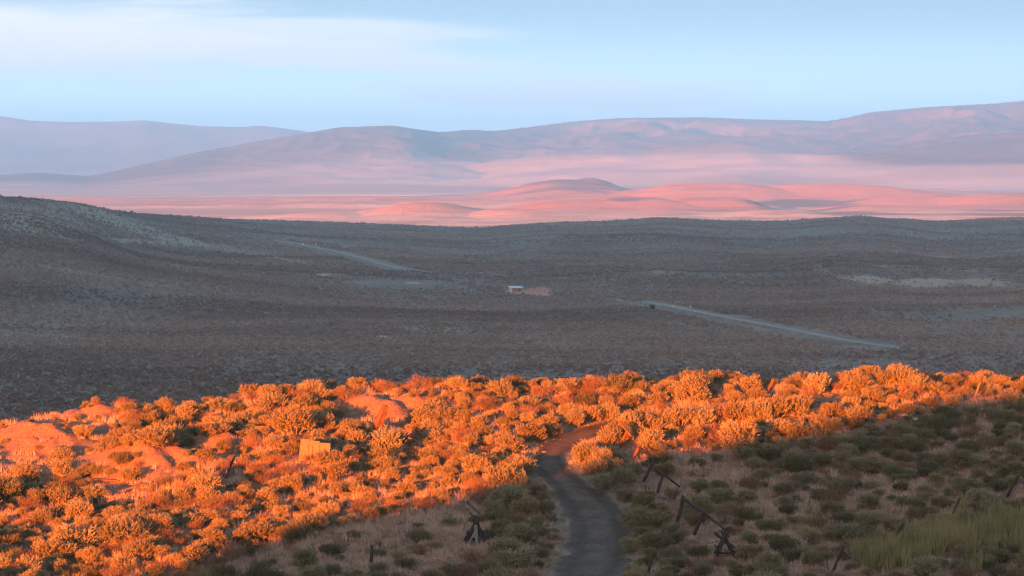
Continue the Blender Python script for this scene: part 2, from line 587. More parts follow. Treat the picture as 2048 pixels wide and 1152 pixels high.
def near_z(x, y, rd=None):
    z = near_base(x, y)
    if rd is None: rd = road_dist(x, y)
    for (mx, my, ax, ay, h, bb) in MOUNDS:
        r = np.sqrt(((x - mx) / ax) ** 2 + ((y - my) / ay) ** 2)
        z = z + h * (1 - ss(0.0, 1.25, r))
    k = ss(0.2, 2.5, rd)
    bb = near_bare(x, y)
    z = z + k * (0.30 * fbm(x / 5, y / 5, 3, 5) + (0.09 + 0.07 * bb) * fbm(x / 0.9, y / 0.9, 3, 11) + 0.12 * bb * ridged(x / 1.6, y / 2.2, 3, 13))
    z = z + 0.10 * ss(-0.1, 0.5, rd)           # the track is worn in a little
    return z


gx = np.concatenate([np.arange(-180, -60, 4), np.arange(-60, -31, 0.8), np.arange(-31, 31, 0.22), np.arange(31, 60, 0.8), np.arange(60, 181, 4)])
gy = np.concatenate([np.arange(58, 114, 2.0), np.arange(114, 168, 0.22), np.arange(168, 300, 2.5)])
X, Y = np.meshgrid(gx, gy)
rd = road_dist(X, Y)
Z = near_z(X, Y, rd)
ter = mesh_obj('hillside', np.stack([X, Y, Z], -1).reshape(-1, 3), grid_faces(*X.shape), M['soil'], smooth=True,
               attrs={'bare': near_bare(X, Y), 'verge': 1 - ss(0.1, 1.3, rd)})
tag(ter, kind='structure')


def gz(x, y):
    """height of the hillside mesh itself (bilinear)"""
    x = np.asarray(x, float); y = np.asarray(y, float)
    i = np.clip(np.searchsorted(gx, x) - 1, 0, len(gx) - 2); j = np.clip(np.searchsorted(gy, y) - 1, 0, len(gy) - 2)
    fx = (x - gx[i]) / (gx[i + 1] - gx[i]); fy = (y - gy[j]) / (gy[j + 1] - gy[j])
    return (Z[j, i] * (1 - fx) + Z[j, i + 1] * fx) * (1 - fy) + (Z[j + 1, i] * (1 - fx) + Z[j + 1, i + 1] * fx) * fy


NZ = gz
T = np.gradient(RC, axis=0); T /= np.linalg.norm(T, axis=1)[:, None]
NRM = np.stack([-T[:, 1], T[:, 0]], 1)
cols = np.linspace(-1, 1, 21)
wob = 1 + 0.16 * fbm(np.arange(len(RC)) / 4.0, np.zeros(len(RC)), 3, 3)
RX = RC[:, None, 0] + NRM[:, None, 0] * cols[None] * (RHW * wob)[:, None]
RY = RC[:, None, 1] + NRM[:, None, 1] * cols[None] * (RHW * wob)[:, None]
rutv = np.exp(-((np.abs(cols) - 0.5) / 0.16) ** 2)
RZ = gz(RX, RY) + 0.045 - 0.02 * rutv[None] - 0.05 * np.maximum(0, np.abs(cols) - 0.88)[None] / 0.12
ro = mesh_obj('track', np.stack([RX, RY, RZ], -1).reshape(-1, 3), grid_faces(*RX.shape), M['track'], smooth=True,
              attrs={'rut': np.tile(rutv, (len(RC), 1)), 'edge': np.tile(np.abs(cols) ** 3, (len(RC), 1))})
tag(ro, kind='structure')


def at(u, v):
    """foot of a thing on the hillside at photo position (u, v)"""
    x, y = hit(np.array([float(u)]), np.array([float(v)]))
    x = float(x[0]); y = float(y[0])
    # one correction for mounds and roughness
    for _ in range(6):
        z = float(NZ(x, y)); uu, vv = proj(x, y, z)
        if abs(vv - v) < 1: break
        y += (vv - v) / 11.0 * 0.7
        x = float(Xof(u, y, z))
    return Vector((x, y, float(NZ(x, y))))


# ------------------------------------------------------------------ unseen hills behind the camera, shaped to throw the evening shade
# edge of the shade on the hillside, as photo positions
edge_pts = [(350, 1152), (500, 1095), (700, 1040), (880, 1008), (960, 985), (1050, 962), (1180, 935), (1350, 905), (1500, 880), (1700, 855), (1760, 835), (1900, 800), (2048, 785)]
es, eh = [], []
for (u, v) in edge_pts:
    p = at(u, v)
    s_ = p.x * SD.y - p.y * SD.x
    q_ = p.x * SD.x + p.y * SD.y
    es.append(s_); eh.append(p.z + 0.15 + (q_ - 2) * TE)
o_ = np.argsort(es); es = np.array(es)[o_]; eh = np.array(eh)[o_]
print('shade edge s', np.round(es, 1), 'h', np.round(eh, 2))


def hb(s):
    return np.interp(s, np.concatenate([[-150, -100, es[0] - 5], es, [es[-1] + 12, 0, 300]]),
                     np.concatenate([[-22, -20, eh[0] - 5], eh, [max(eh[-1], -1.8), -1.8, 4]]))


sv = np.concatenate([np.arange(-3200, -200, 60), np.arange(-200, -80, 5), np.arange(-80, -30, 0.5), np.arange(-30, 60, 5), np.arange(60, 900, 60)])
qv = np.concatenate([np.arange(-3200, -100, 60), np.arange(-100, -30, 10), np.arange(-30, 2, 4), np.array([2.0]), np.arange(6, 60, 4)])
S_, Q_ = np.meshgrid(sv, qv)
H = hb(S_) + 0.0 * Q_
H = np.where(Q_ > 2, H - 0.32 * (Q_ - 2), H)
H = np.where(Q_ < -30, H + 0.01 * (Q_ + 30), H)
H = np.maximum(H, -26 - 0.0 * S_)
mtn = 352 * ss(-130, -330, S_) * np.exp(-((Q_ + 1500) / 520) ** 2) + 25 * fbm(S_ / 300, Q_ / 300, 4, 21) * ss(-200, -400, S_) * ss(-300, -700, Q_)
H = np.maximum(H, -45 + mtn)
H = np.where((Q_ < -30) | (S_ < -150) , H, H)
BX = S_ * SD.y + Q_ * SD.x; BY = -S_ * SD.x + Q_ * SD.y
hbk = mesh_obj('shade_hills_behind', np.stack([BX, BY, H], -1).reshape(-1, 3), grid_faces(*S_.shape), M['soil'], smooth=True)
tag(hbk, kind='structure')

# ------------------------------------------------------------------ valley floor
_vu = np.array([-1500, -500, 0, 60, 130, 200, 260, 330, 460, 700, 870, 960, 1000, 1090, 1200, 1320, 1450, 1560, 1640, 1720, 1800, 1870, 1940, 2048, 2600, 3500])
_vv = np.array([380, 382, 388, 392, 400, 411, 424, 428, 433, 441, 449, 452, 448, 441, 438, 430, 437, 438, 433, 428, 435, 441, 437, 431, 428, 425])
_vy = np.array([2000, 2100, 2200, 2220, 2280, 2400, 2600, 2900, 3100, 3300, 3400, 3400, 3350, 3300, 3350, 3200, 3400, 3500, 3350, 3300, 3450, 3700, 3700, 3700, 3700, 3700])


def valley_z(x, y):
    u = 1024 + F * x / (y * CP)
    vc = sinterp(u, _vu, _vv, 14); yc = sinterp(u, _vu, _vy, 60)
    zc = Zof(vc, yc) - 1.5
    t = np.clip((y - 950) / (yc - 950), 0, 1)
    left = ss(700, -200, u)
    tt = t ** 1.25 * (1 - left) + (0.45 * t + 0.55 * t * t * (3 - 2 * t)) * left
    z = -64 + (zc + 64) * tt
    z = z - 0.09 * np.maximum(0, y - yc) ** 1.0
    z = np.maximum(z, -150)
    k = ss(800, 1100, y) * (1 - 0.8 * ss(0.9, 1.0, t))
    z = z + k * (5.0 * fbm(x / 280 + 3, y / 380 + x / 800, 3, 31) + 0.5 * fbm(x / 40, y / 60, 3, 35))
    # the wash in the middle of the valley
    wsh = ss(430, 640, u) * np.exp(-((y - (2050 - 0.25 * (u - 1000))) / 260) ** 2)
    wsh = wsh * ss(860, 1000, u)
    z = z + wsh * (3.6 * ridged(x / 120, y / 110, 3, 41) - 3.0) * (1 - ss(0.85, 1.0, t))
    # hidden dips where the highway drops out of sight
    return z


def vpix(u, v):
    """valley ground point seen at photo position (arrays)"""
    u = np.asarray(u, float); v = np.asarray(v, float)
    ys = np.geomspace(850, 4200, 700)
    X_ = (u[:, None] - 1024) * ys[None] * CP / F
    Zv = valley_z(X_, ys[None] + 0 * X_)
    V_ = proj(X_, ys[None], Zv)[1]
    i = np.argmax(V_ <= v[:, None], axis=1)
    i = np.maximum(i, 1)
    r = np.arange(len(u))
    a = V_[r, i - 1]; b = V_[r, i]
    f = np.clip((a - v) / np.maximum(a - b, 1e-6), 0, 1)
    y = ys[i - 1] * (1 - f) + ys[i] * f
    x = (u - 1024) * y * CP / F
    return x, y


uc = np.concatenate([np.arange(-1500, -60, 40), np.arange(-60, 2110, 3.2), np.arange(2110, 3500, 40)])
yr = np.concatenate([np.arange(220, 800, 20), np.geomspace(800, 3900, 420), np.geomspace(3950, 6200, 30)])
U_, YR = np.meshgrid(uc, yr)
VX = (U_ - 1024) * YR * CP / F
VZ = valley_z(VX, YR)
PU, PV = proj(VX, YR, VZ)


def blobs(lst):
    o = np.zeros(PU.shape)
    for (u, v, ru, rv, sl, k) in lst:
        du = (PU - u) / ru; dv = (PV - v - sl * (PU - u)) / rv
        o = np.maximum(o, k * (1 - ss(0.4, 1.1, np.sqrt(du * du + dv * dv))))
    return o


near_mask = ss(YR * 0 + 830, 900, YR)
bare_v = blobs([(775, 676, 45, 8, 0.12, 0.8), (645, 550, 22, 4, 0.05, 1.0), (826, 566, 24, 4, 0.0, 0.8), (695, 493, 30, 5, 0.06, 1.0),
                (640, 575 - 5, 1, 1, 0, 0), (950, 583, 40, 3, 0.02, 0.6), (1740, 560, 70, 14, 0.08, 0.9), (1850, 566, 100, 14, 0.0, 0.95), (1975, 565, 100, 14, 0.03, 0.75), (1790, 535, 90, 6, 0.05, 0.6), (1950, 540, 90, 6, 0.0, 0.6),
                (1680, 553, 50, 5, 0.14, 0.8), (1885, 512, 14, 12, 0.9, 0.6), (1640, 540, 30, 5, 0.1, 0.6), (1230, 596, 40, 3, 0.12, 0.6),
                (800, 510, 60, 4, 0.08, 0.55), (1060, 515, 120, 4, 0.05, 0.45), (1330, 545, 90, 4, 0.05, 0.5), (1500, 560, 120, 5, 0.02, 0.4), (1130, 560, 90, 3, 0.02, 0.35), (1000, 604, 60, 3, 0.35, 0.5),
                (1070, 670, 60, 6, 0.05, 0.3), (20, 500, 40, 8, 0.1, 0.6), (1450, 600, 1, 1, 0, 0)])
grass_v = blobs([(60, 440, 160, 45, 0.12, 0.75), (230, 440, 160, 20, 0.30, 0.9), (340, 476, 130, 12, 0.22, 0.9), (150, 420, 120, 15, 0.2, 0.7),
                 (320, 486, 220, 7, 0.06, 0.8), (520, 510, 150, 7, 0.17, 0.7), (640, 545, 120, 6, 0.12, 0.5), (130, 540, 200, 6, 0.16, 0.5), (420, 575, 200, 7, 0.14, 0.45), (760, 600, 300, 10, 0.08, 0.35),
                 (870, 660, 140, 12, 0.06, 0.6), (1100, 680, 160, 14, 0.03, 0.5), (180, 650, 240, 10, 0.02, 0.4), (620, 640, 200, 8, 0.0, 0.35), (1000, 720, 260, 12, 0, 0.35),
                 (1900, 470, 200, 20, 0.02, 0.35), (1700, 500, 240, 6, 0.03, 0.3), (60, 700, 200, 16, 0, 0.3)])
scrub_v = blobs([(20, 470, 150, 14, 0.15, 0.6), (200, 500 + 28, 330, 16, 0.13, 0.75), (500, 540 + 10, 200, 8, 0.15, 0.5), (150, 400, 200, 8, 0.14, 0.9), (330, 436, 160, 12, 0.12, 0.7),
                 (770, 497, 120, 8, 0.08, 0.6), (1000, 500, 200, 8, 0.05, 0.5), (965, 584, 26, 3, 0.05, 1.0), (1660, 684, 70, 7, 0.12, 1.0), (1560, 660, 30, 4, 0.15, 0.9), (1900, 690, 180, 14, 0.03, 0.7), (2020, 566, 60, 8, 0, 0.7),
                 (350, 690, 300, 30, 0, 0.5), (300, 780, 300, 30, 0, 0.4), (980, 560, 1, 1, 0, 0), (1530, 545, 60, 6, 0, 0.5)])
red_v = blobs([(1062, 586, 52, 7.5, 0.02, 1.0), (1030, 584, 30, 6, 0.0, 0.8), (1080, 588, 36, 6, 0.05, 1.0)])
val = mesh_obj('valley_floor', np.stack([VX, YR, VZ], -1).reshape(-1, 3), grid_faces(*VX.shape), M['valley'], smooth=True,
               attrs={'bare': bare_v * near_mask, 'grassy': grass_v * near_mask, 'scrub': scrub_v * near_mask, 'red': red_v * near_mask})
tag(val, kind='structure')


def gvz(x, y):
    u = 1024 + F * x / (y * CP)
    i = np.clip(np.searchsorted(uc, u) - 1, 0, len(uc) - 2); j = np.clip(np.searchsorted(yr, y) - 1, 0, len(yr) - 2)
    fx = (u - uc[i]) / (uc[i + 1] - uc[i]); fy = (y - yr[j]) / (yr[j + 1] - yr[j])
    return (VZ[j, i] * (1 - fx) + VZ[j, i + 1] * fx) * (1 - fy) + (VZ[j + 1, i] * (1 - fx) + VZ[j + 1, i + 1] * fx) * fy


def gattr(A, x, y):
    u = 1024 + F * x / (y * CP)
    i = np.clip(np.searchsorted(uc, u) - 1, 0, len(uc) - 2); j = np.clip(np.searchsorted(yr, y) - 1, 0, len(yr) - 2)
    return A[j, i]


# highway through the valley
_hp = [(2160, 740), (2070, 727), (1990, 716), (1900, 710), (1830, 704), (1700, 685), (1610, 667), (1530, 652), (1440, 635), (1350, 615), (1270, 603)]
_hp2 = [(1195, 588), (1100, 575), (960, 562), (910, 556)]
_hp3 = [(846, 548), (770, 532), (700, 512), (640, 498), (590, 488), (545, 482)]
HW = 2.4
hu = np.array([p[0] for p in _hp + _hp2 + _hp3], float); hv = np.array([p[1] for p in _hp + _hp2 + _hp3], float)
hx, hy = vpix(hu, hv)
HC = resample(hx, hy, 8.0)
# smooth the line so that the highway has no kinks
for _ in range(30): HC[1:-1] = 0.25 * HC[:-2] + 0.5 * HC[1:-1] + 0.25 * HC[2:]
hz = gvz(HC[:, 0], HC[:, 1])
hzs = hz.copy()
for _ in range(25): hzs[1:-1] = 0.25 * hzs[:-2] + 0.5 * hzs[1:-1] + 0.25 * hzs[2:]
frac = np.array([proj(a, b, c)[0] for a, b, c in zip(HC[:, 0], HC[:, 1], hzs)])
hid = (frac > 1852) | ((frac < 1264) & (frac > 968)) | ((frac < 912) & (frac > 848))
lift = np.where(hid, -1.25, 0.8)     # on a low bank, except where it runs in a shallow cut
for _ in range(6): lift[1:-1] = 0.25 * lift[:-2] + 0.5 * lift[1:-1] + 0.25 * lift[2:]
T = np.gradient(HC, axis=0); T /= np.linalg.norm(T, axis=1)[:, None]
HN = np.stack([-T[:, 1], T[:, 0]], 1)
cut = np.zeros(VZ.shape)
for k in np.where(hid)[0]:
    cut = np.maximum(cut, 1 - ss(5.5, 9.0, np.hypot(VX - HC[k, 0], (YR - HC[k, 1]) * 0.8)))
brm = np.zeros(VZ.shape)
for k in np.where(hid)[0]:
    brm = np.maximum(brm, 1 - ss(0.0, 8.0, np.hypot(VX - HC[k, 0] - 12.5 * HN[k, 0], (YR - HC[k, 1] - 12.5 * HN[k, 1]) * 0.8)))
VZ = VZ - 1.7 * cut + 2.3 * brm * (1 - cut)
cov = np.empty(VZ.size * 3, np.float32); val.data.vertices.foreach_get('co', cov); cov[2::3] = VZ.ravel(); val.data.vertices.foreach_set('co', cov); val.data.update()


def strip(name, offs, zs, m):
    o = np.array(offs)
    A = HC[:, None, 0] + HN[:, None, 0] * o; B = HC[:, None, 1] + HN[:, None, 1] * o
    C = (hzs + lift)[:, None] + np.array(zs)[None]
    ob = mesh_obj(name, np.stack([A, B, C], -1).reshape(-1, 3), grid_faces(*A.shape), m)
    tag(ob, kind='structure')
    return ob


strip('highway_bank', [-5.5, -3.0, 3.0, 5.5], [-2.4, -0.06, -0.06, -2.4], M['shoulder'])
strip('highway', [-HW, 0, HW], [0.0, 0.05, 0.0], M['asphalt'])
strip('highway_edge_line', [HW - 0.45, HW - 0.25], [0.02, 0.02], M['paint_white'])
strip('highway_centre_line', [-0.1, 0.1], [0.07, 0.07], M['paint_white'])

# ------------------------------------------------------------------ far plain
PZ = -125.0
# low hills: photo u, row of top, distance, half widths (px) left/right, flatness, depth m
HILLS = [(850, 405, 7300, 110, 110, 1.3, 420), (1160, 398, 7900, 120, 120, 1.5, 400), (1290, 394, 7950, 140, 110, 2.2, 420), (1420, 395, 7950, 120, 95, 2.6, 380), (1135, 360, 11200, 115, 120, 1.3, 900), (1175, 355, 11250, 45, 60, 1.1, 500),
         (1440, 365, 10000, 190, 160, 2.0, 500), (1640, 369, 10100, 180, 240, 1.6, 500), (1040, 404, 8900, 160, 120, 1.5, 300), (1870, 392, 8700, 190, 300, 1.6, 500), (2150, 387, 8600, 300, 600, 2.2, 600), (1720, 410, 7900, 70, 200, 1.4, 300),
         (640, 425, 6900, 90, 90, 1.2, 250), (1010, 419, 7000, 80, 120, 1.2, 250), (1560, 420, 7300, 120, 70, 1.4, 260), (1530, 376, 11600, 60, 80, 1.4, 300), (700, 392, 10200, 200, 240, 1.5, 350), (420, 398, 9500, 180, 160, 1.4, 350)]


def plain_z(x, y):
    u = 1024 + F * x / (y * CP)
    z = PZ + 13 * fbm(x / 1700, y / 900, 4, 51) + 4.5 * ridged(x / 900, y / 350, 4, 57) - 5
    for (hu_, vt, hy_, wl, wr, p, dep) in HILLS:
        h = Zof(float(vt), float(hy_)) - PZ
        sc = F * CP / hy_
        hx_ = (hu_ - 1024) / sc
        dx = (x - hx_) + 0.22 * (wl / sc) * fbm(x / 420, y / 420, 3, int(hu_)); wx = np.where(dx < 0, wl, wr) / sc
        a = 1 / (1 + np.abs(dx / wx) ** (2 * p))
        a = np.maximum(0, a * 1.08 - 0.08)
        b = 1 / (1 + np.abs((y - hy_) / dep) ** 2.6)
        b = np.maximum(0, b * 1.1 - 0.1)
        rr = 1 + 0.14 * ridged(x / 260, y / 300, 3, 61) * (1 - a * b) + 0.04 * fbm(x / 180, y / 180, 3, 63)
        z = np.maximum(z, PZ + h * a * b * rr)
    return z


pu = np.concatenate([np.arange(-2200, -60, 60), np.arange(-60, 2110, 4.0), np.arange(2110, 4300, 60)])
py_ = np.concatenate([np.geomspace(4200, 6200, 30), np.geomspace(6230, 14500, 380)])
U_, PY = np.meshgrid(pu, py_)
PX = (U_ - 1024) * PY * CP / F
PZZ = plain_z(PX, PY) - 60 * ss(13500, 14500, PY) - 30 * ss(5000, 4200, PY)
ppu, ppv = proj(PX, PY, PZZ)
plain_scrub_shade = 0.75 * np.exp(-((ppu - 1140) / 120) ** 4 - ((PY - 11200) / 900) ** 4) + 0.8 * np.exp(-((ppu - 1620) / 110) ** 2 - ((ppv - 408) / 9) ** 2) + 0.9 * np.exp(-((ppu - 1590) / 80) ** 2 - ((ppv - 405) / 7) ** 2) + 0.7 * np.exp(-((ppu - 1700) / 90) ** 2 - ((ppv - 426) / 6) ** 2) \
    + 0.6 * np.exp(-((ppu - 1250) / 40) ** 2 - ((ppv - 398) / 5) ** 2) + 0.45 * ss(0.1, 0.5, fbm(PX / 1600, PY / 260, 3, 66)) + 0.5 * ss(1750, 2150, ppu)  # shrubby ground, plus blue-grey shade between the hills painted as dark patches
pl = mesh_obj('plain', np.stack([PX, PY, PZZ], -1).reshape(-1, 3), grid_faces(*PX.shape), M['plain'], smooth=True, attrs={'scrub': plain_scrub_shade, 'hill': (PZZ - PZ) / 32 * (PY < 10800)})
tag(pl, kind='structure')

# ------------------------------------------------------------------ mountains
_mu = np.array([-3000, -600, -200, 0, 70, 130, 180, 230, 300, 400, 500, 600, 680, 740, 785, 820, 880, 940, 985, 1050, 1150, 1190, 1240, 1400, 1500, 1590, 1660, 1700, 1735, 1850, 2000, 2048, 2400, 4500])
_mv = np.array([372, 366, 356, 350, 345, 349, 352, 342, 325, 303, 285, 267, 254, 252, 250, 256, 264, 259, 262, 255, 243, 239, 236, 234, 238, 240, 242, 234, 225, 214, 206, 201, 195, 190])
_my = np.array([17000, 17000, 17500, 18000, 18000, 18000, 18000, 18000, 18000, 18500, 19000, 19000, 19000, 19000, 19000, 19200, 19800, 20500, 21000, 22000, 23000, 23300, 24000, 24000, 24000, 24000, 24000, 23500, 23000, 22500, 22000, 22000, 22000, 22000])
_fu = np.array([-3000, 500, 800, 950, 1030, 1150, 1300, 1400, 1480, 1600, 1700, 1850, 1950, 2048, 2500, 4500])
_fv = np.array([420, 400, 360, 330, 318, 312, 316, 300, 288, 298, 302, 284, 274, 262, 262, 260])


_gu = np.array([-3000, 500, 640, 800, 900, 1010, 1100, 1230, 1330, 1450, 1560, 1640, 1760, 1900, 2048, 2500, 4500])
_gv = np.array([380, 380, 366, 358, 362, 352, 346, 340, 348, 338, 345, 350, 338, 326, 318, 315, 315])


def mtn_z(x, y):
    u = 1024 + F * x / (y * CP)
    vc = sinterp(u, _mu, _mv, 7); yc = sinterp(u, _mu, _my, 70)
    zc = Zof(vc, yc)
    t = np.clip((y - 11800) / (yc - 11800), 0, 1.0)
    z = PZ + (zc - PZ) * (0.30 * t + 0.70 * t ** 2.6)
    spur = ridged(x / 1300 + 0.25 * fbm(x / 900, y / 900, 2, 3), y / 2600, 4, 71)
    z = z + (zc - PZ) * 0.035 * ridged(x / 420, y / 1100, 3, 75) * ss(0.4, 0.75, t) * (1 - ss(0.9, 0.995, t))
    z = z + (zc - PZ) * 0.11 * spur * ss(0.25, 0.7, t) * (1 - ss(0.86, 0.995, t)) + (zc - PZ) * 0.03 * fbm(x / 400, y / 700, 3, 73) * ss(0.05, 0.4, t) * (1 - ss(0.95, 0.999, t))
    z = z + (4 * fbm(x / 700, y / 400, 3, 77)) * ss(0, 0.1, t) * (1 - ss(0.7, 0.9, t))
    # a lower, nearer line of foothills on the right
    vf = sinterp(u, _fu, _fv, 45); yf = 16800.0
    zf = Zof(vf, yf) + 26 * fbm(x / 900, y / 900, 4, 79)
    d = (y - yf)
    b = np.where(d < 0, np.exp(-(d / 2500) ** 2), np.exp(-(d / 1300) ** 2))
    z = np.maximum(z, PZ + (zf - PZ) * b * (1 + 0.20 * ridged(x / 800, y / 1500, 4, 81) * (1 - b)))
    # still lower swells in front of them
    z3 = Zof(sinterp(u, _gu, _gv, 40), 14300.0) + 10 * fbm(x / 500, y / 500, 3, 85)
    b3 = 1 / (1 + np.abs((y - 14300) / 900) ** 2.4)
    z = np.maximum(z, PZ + (z3 - PZ) * np.maximum(0, b3 * 1.1 - 0.1) * (1 + 0.2 * ridged(x / 500, y / 900, 3, 87) * (1 - b3)))
    z = np.where(y > yc, zc - 0.10 * (y - yc), z)
    return z


mu_ = np.concatenate([np.arange(-3000, -60, 60), np.arange(-60, 2110, 4.0), np.arange(2110, 4500, 60)])
my_ = np.concatenate([np.linspace(11800, 16900, 120), np.linspace(16920, 26000, 170)])
U_, MY = np.meshgrid(mu_, my_)
MX = (U_ - 1024) * MY * CP / F
MZ = mtn_z(MX, MY)
MZ[0] -= 60
PUm, PVm = proj(MX, MY, MZ)
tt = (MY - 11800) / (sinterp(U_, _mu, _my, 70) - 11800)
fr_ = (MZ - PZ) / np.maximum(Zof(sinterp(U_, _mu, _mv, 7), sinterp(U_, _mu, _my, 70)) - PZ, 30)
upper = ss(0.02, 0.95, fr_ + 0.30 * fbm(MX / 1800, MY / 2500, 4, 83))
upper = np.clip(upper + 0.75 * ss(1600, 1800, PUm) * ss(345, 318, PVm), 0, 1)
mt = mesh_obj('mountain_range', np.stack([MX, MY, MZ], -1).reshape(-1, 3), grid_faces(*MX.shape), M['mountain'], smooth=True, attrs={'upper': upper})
tag(mt, kind='structure')

_du = np.array([-3000, -400, 0, 30, 60, 140, 230, 290, 330, 400, 480, 520, 570, 620, 800, 1100, 4000])
_dv = np.array([225, 228, 231, 235, 240, 243, 242, 239, 244, 251, 253, 250, 256, 263, 272, 300, 330])
du_ = np.concatenate([np.arange(-3000, -60, 60), np.arange(-60, 1200, 5.0), np.arange(1200, 4000, 100)])
dy_ = np.linspace(27000, 34000, 70)
U_, DY = np.meshgrid(du_, dy_)
DX = (U_ - 1024) * DY * CP / F
DC = Zof(np.interp(U_, _du, _dv), 31500.0)
td = np.clip((DY - 27000) / 4500, 0, 1)
DZ = -250 + (DC + 250) * td ** 1.2 + 60 * ridged(DX / 2500, DY / 2500, 4, 91) * ss(0.1, 0.5, td) * (1 - ss(0.8, 1, td))
DZ = np.where(DY > 31500, DC - 0.12 * (DY - 31500), DZ)
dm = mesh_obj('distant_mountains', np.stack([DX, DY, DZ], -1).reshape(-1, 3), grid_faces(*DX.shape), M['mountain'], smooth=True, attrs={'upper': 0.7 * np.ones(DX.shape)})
tag(dm, kind='structure')
# low ground that closes the gap between the sheets, out to the horizon
gb = mesh_obj('lowland', [(-39000, -8500, -260), (39000, -8500, -260), (39000, 36500, -260), (-39000, 36500, -260)], [(0, 1, 2, 3)], M['plain'])
tag(gb, kind='structure')

# ------------------------------------------------------------------ scattering helper


def scatter(name, pts, rot, scl, idx, protos, kind='stuff', label=None, cat=None):
    """ONE object that carries copies of small plants at given points"""
    me = bpy.data.meshes.new(name)
    me.vertices.add(len(pts))
    me.vertices.foreach_set('co', np.asarray(pts, np.float32).ravel())
    a = me.attributes.new('rot', 'FLOAT_VECTOR', 'POINT'); a.data.foreach_set('vector', np.asarray(rot, np.float32).ravel())
    a = me.attributes.new('scl', 'FLOAT_VECTOR', 'POINT'); a.data.foreach_set('vector', np.asarray(scl, np.float32).ravel())
    a = me.attributes.new('idx', 'INT', 'POINT'); a.data.foreach_set('value', np.asarray(idx, np.int32))
    ob = bpy.data.objects.new(name, me)
    COL.objects.link(ob)
    pc = bpy.data.collections.new(name + '_shapes')
    for p in protos: pc.objects.link(p)
    ng = bpy.data.node_groups.new(name, 'GeometryNodeTree')
    ng.interface.new_socket('Geometry', in_out='INPUT', socket_type='NodeSocketGeometry')
    ng.interface.new_socket('Geometry', in_out='OUTPUT', socket_type='NodeSocketGeometry')
    L = ng.links.new; nd = ng.nodes.new
    gi = nd('NodeGroupInput'); go = nd('NodeGroupOutput')
    m2p = nd('GeometryNodeMeshToPoints')
    ci = nd('GeometryNodeCollectionInfo'); ci.inputs[0].default_value = pc; ci.inputs[1].default_value = True; ci.inputs[2].default_value = True
    iop = nd('GeometryNodeInstanceOnPoints'); iop.inputs['Pick Instance'].default_value = True

    def na(nm, dt):
        x = nd('GeometryNodeInputNamedAttribute'); x.data_type = dt; x.inputs[0].default_value = nm
        return [s for s in x.outputs if s.enabled and s.name == 'Attribute'][0]
    e2r = nd('FunctionNodeEulerToRotation')
    L(na('rot', 'FLOAT_VECTOR'), e2r.inputs[0])
    L(gi.outputs[0], m2p.inputs[0]); L(m2p.outputs[0], iop.inputs['Points']); L(ci.outputs[0], iop.inputs['Instance'])
    L(e2r.outputs[0], iop.inputs['Rotation']); L(na('scl', 'FLOAT_VECTOR'), iop.inputs['Scale']); L(na('idx', 'INT'), iop.inputs['Instance Index'])
    L(iop.outputs[0], go.inputs[0])
    md = ob.modifiers.new('scatter', 'NODES'); md.node_group = ng
    tag(ob, label, cat, None, kind)
    return ob


# ------------------------------------------------------------------ plants


def unit(v): return v / np.maximum(np.linalg.norm(v, axis=-1, keepdims=True), 1e-9)


def leaves(base, direc, L, wdt, r):
    """one thin triangle per leaf"""
    n = len(base)
    d = unit(direc)
    side = unit(np.cross(d, unit(r.normal(size=(n, 3)))))
    a = base - side * wdt[:, None] / 2; b = base + side * wdt[:, None] / 2; c = base + d * L[:, None]
    return np.stack([a, b, c], 1).reshape(-1, 3)


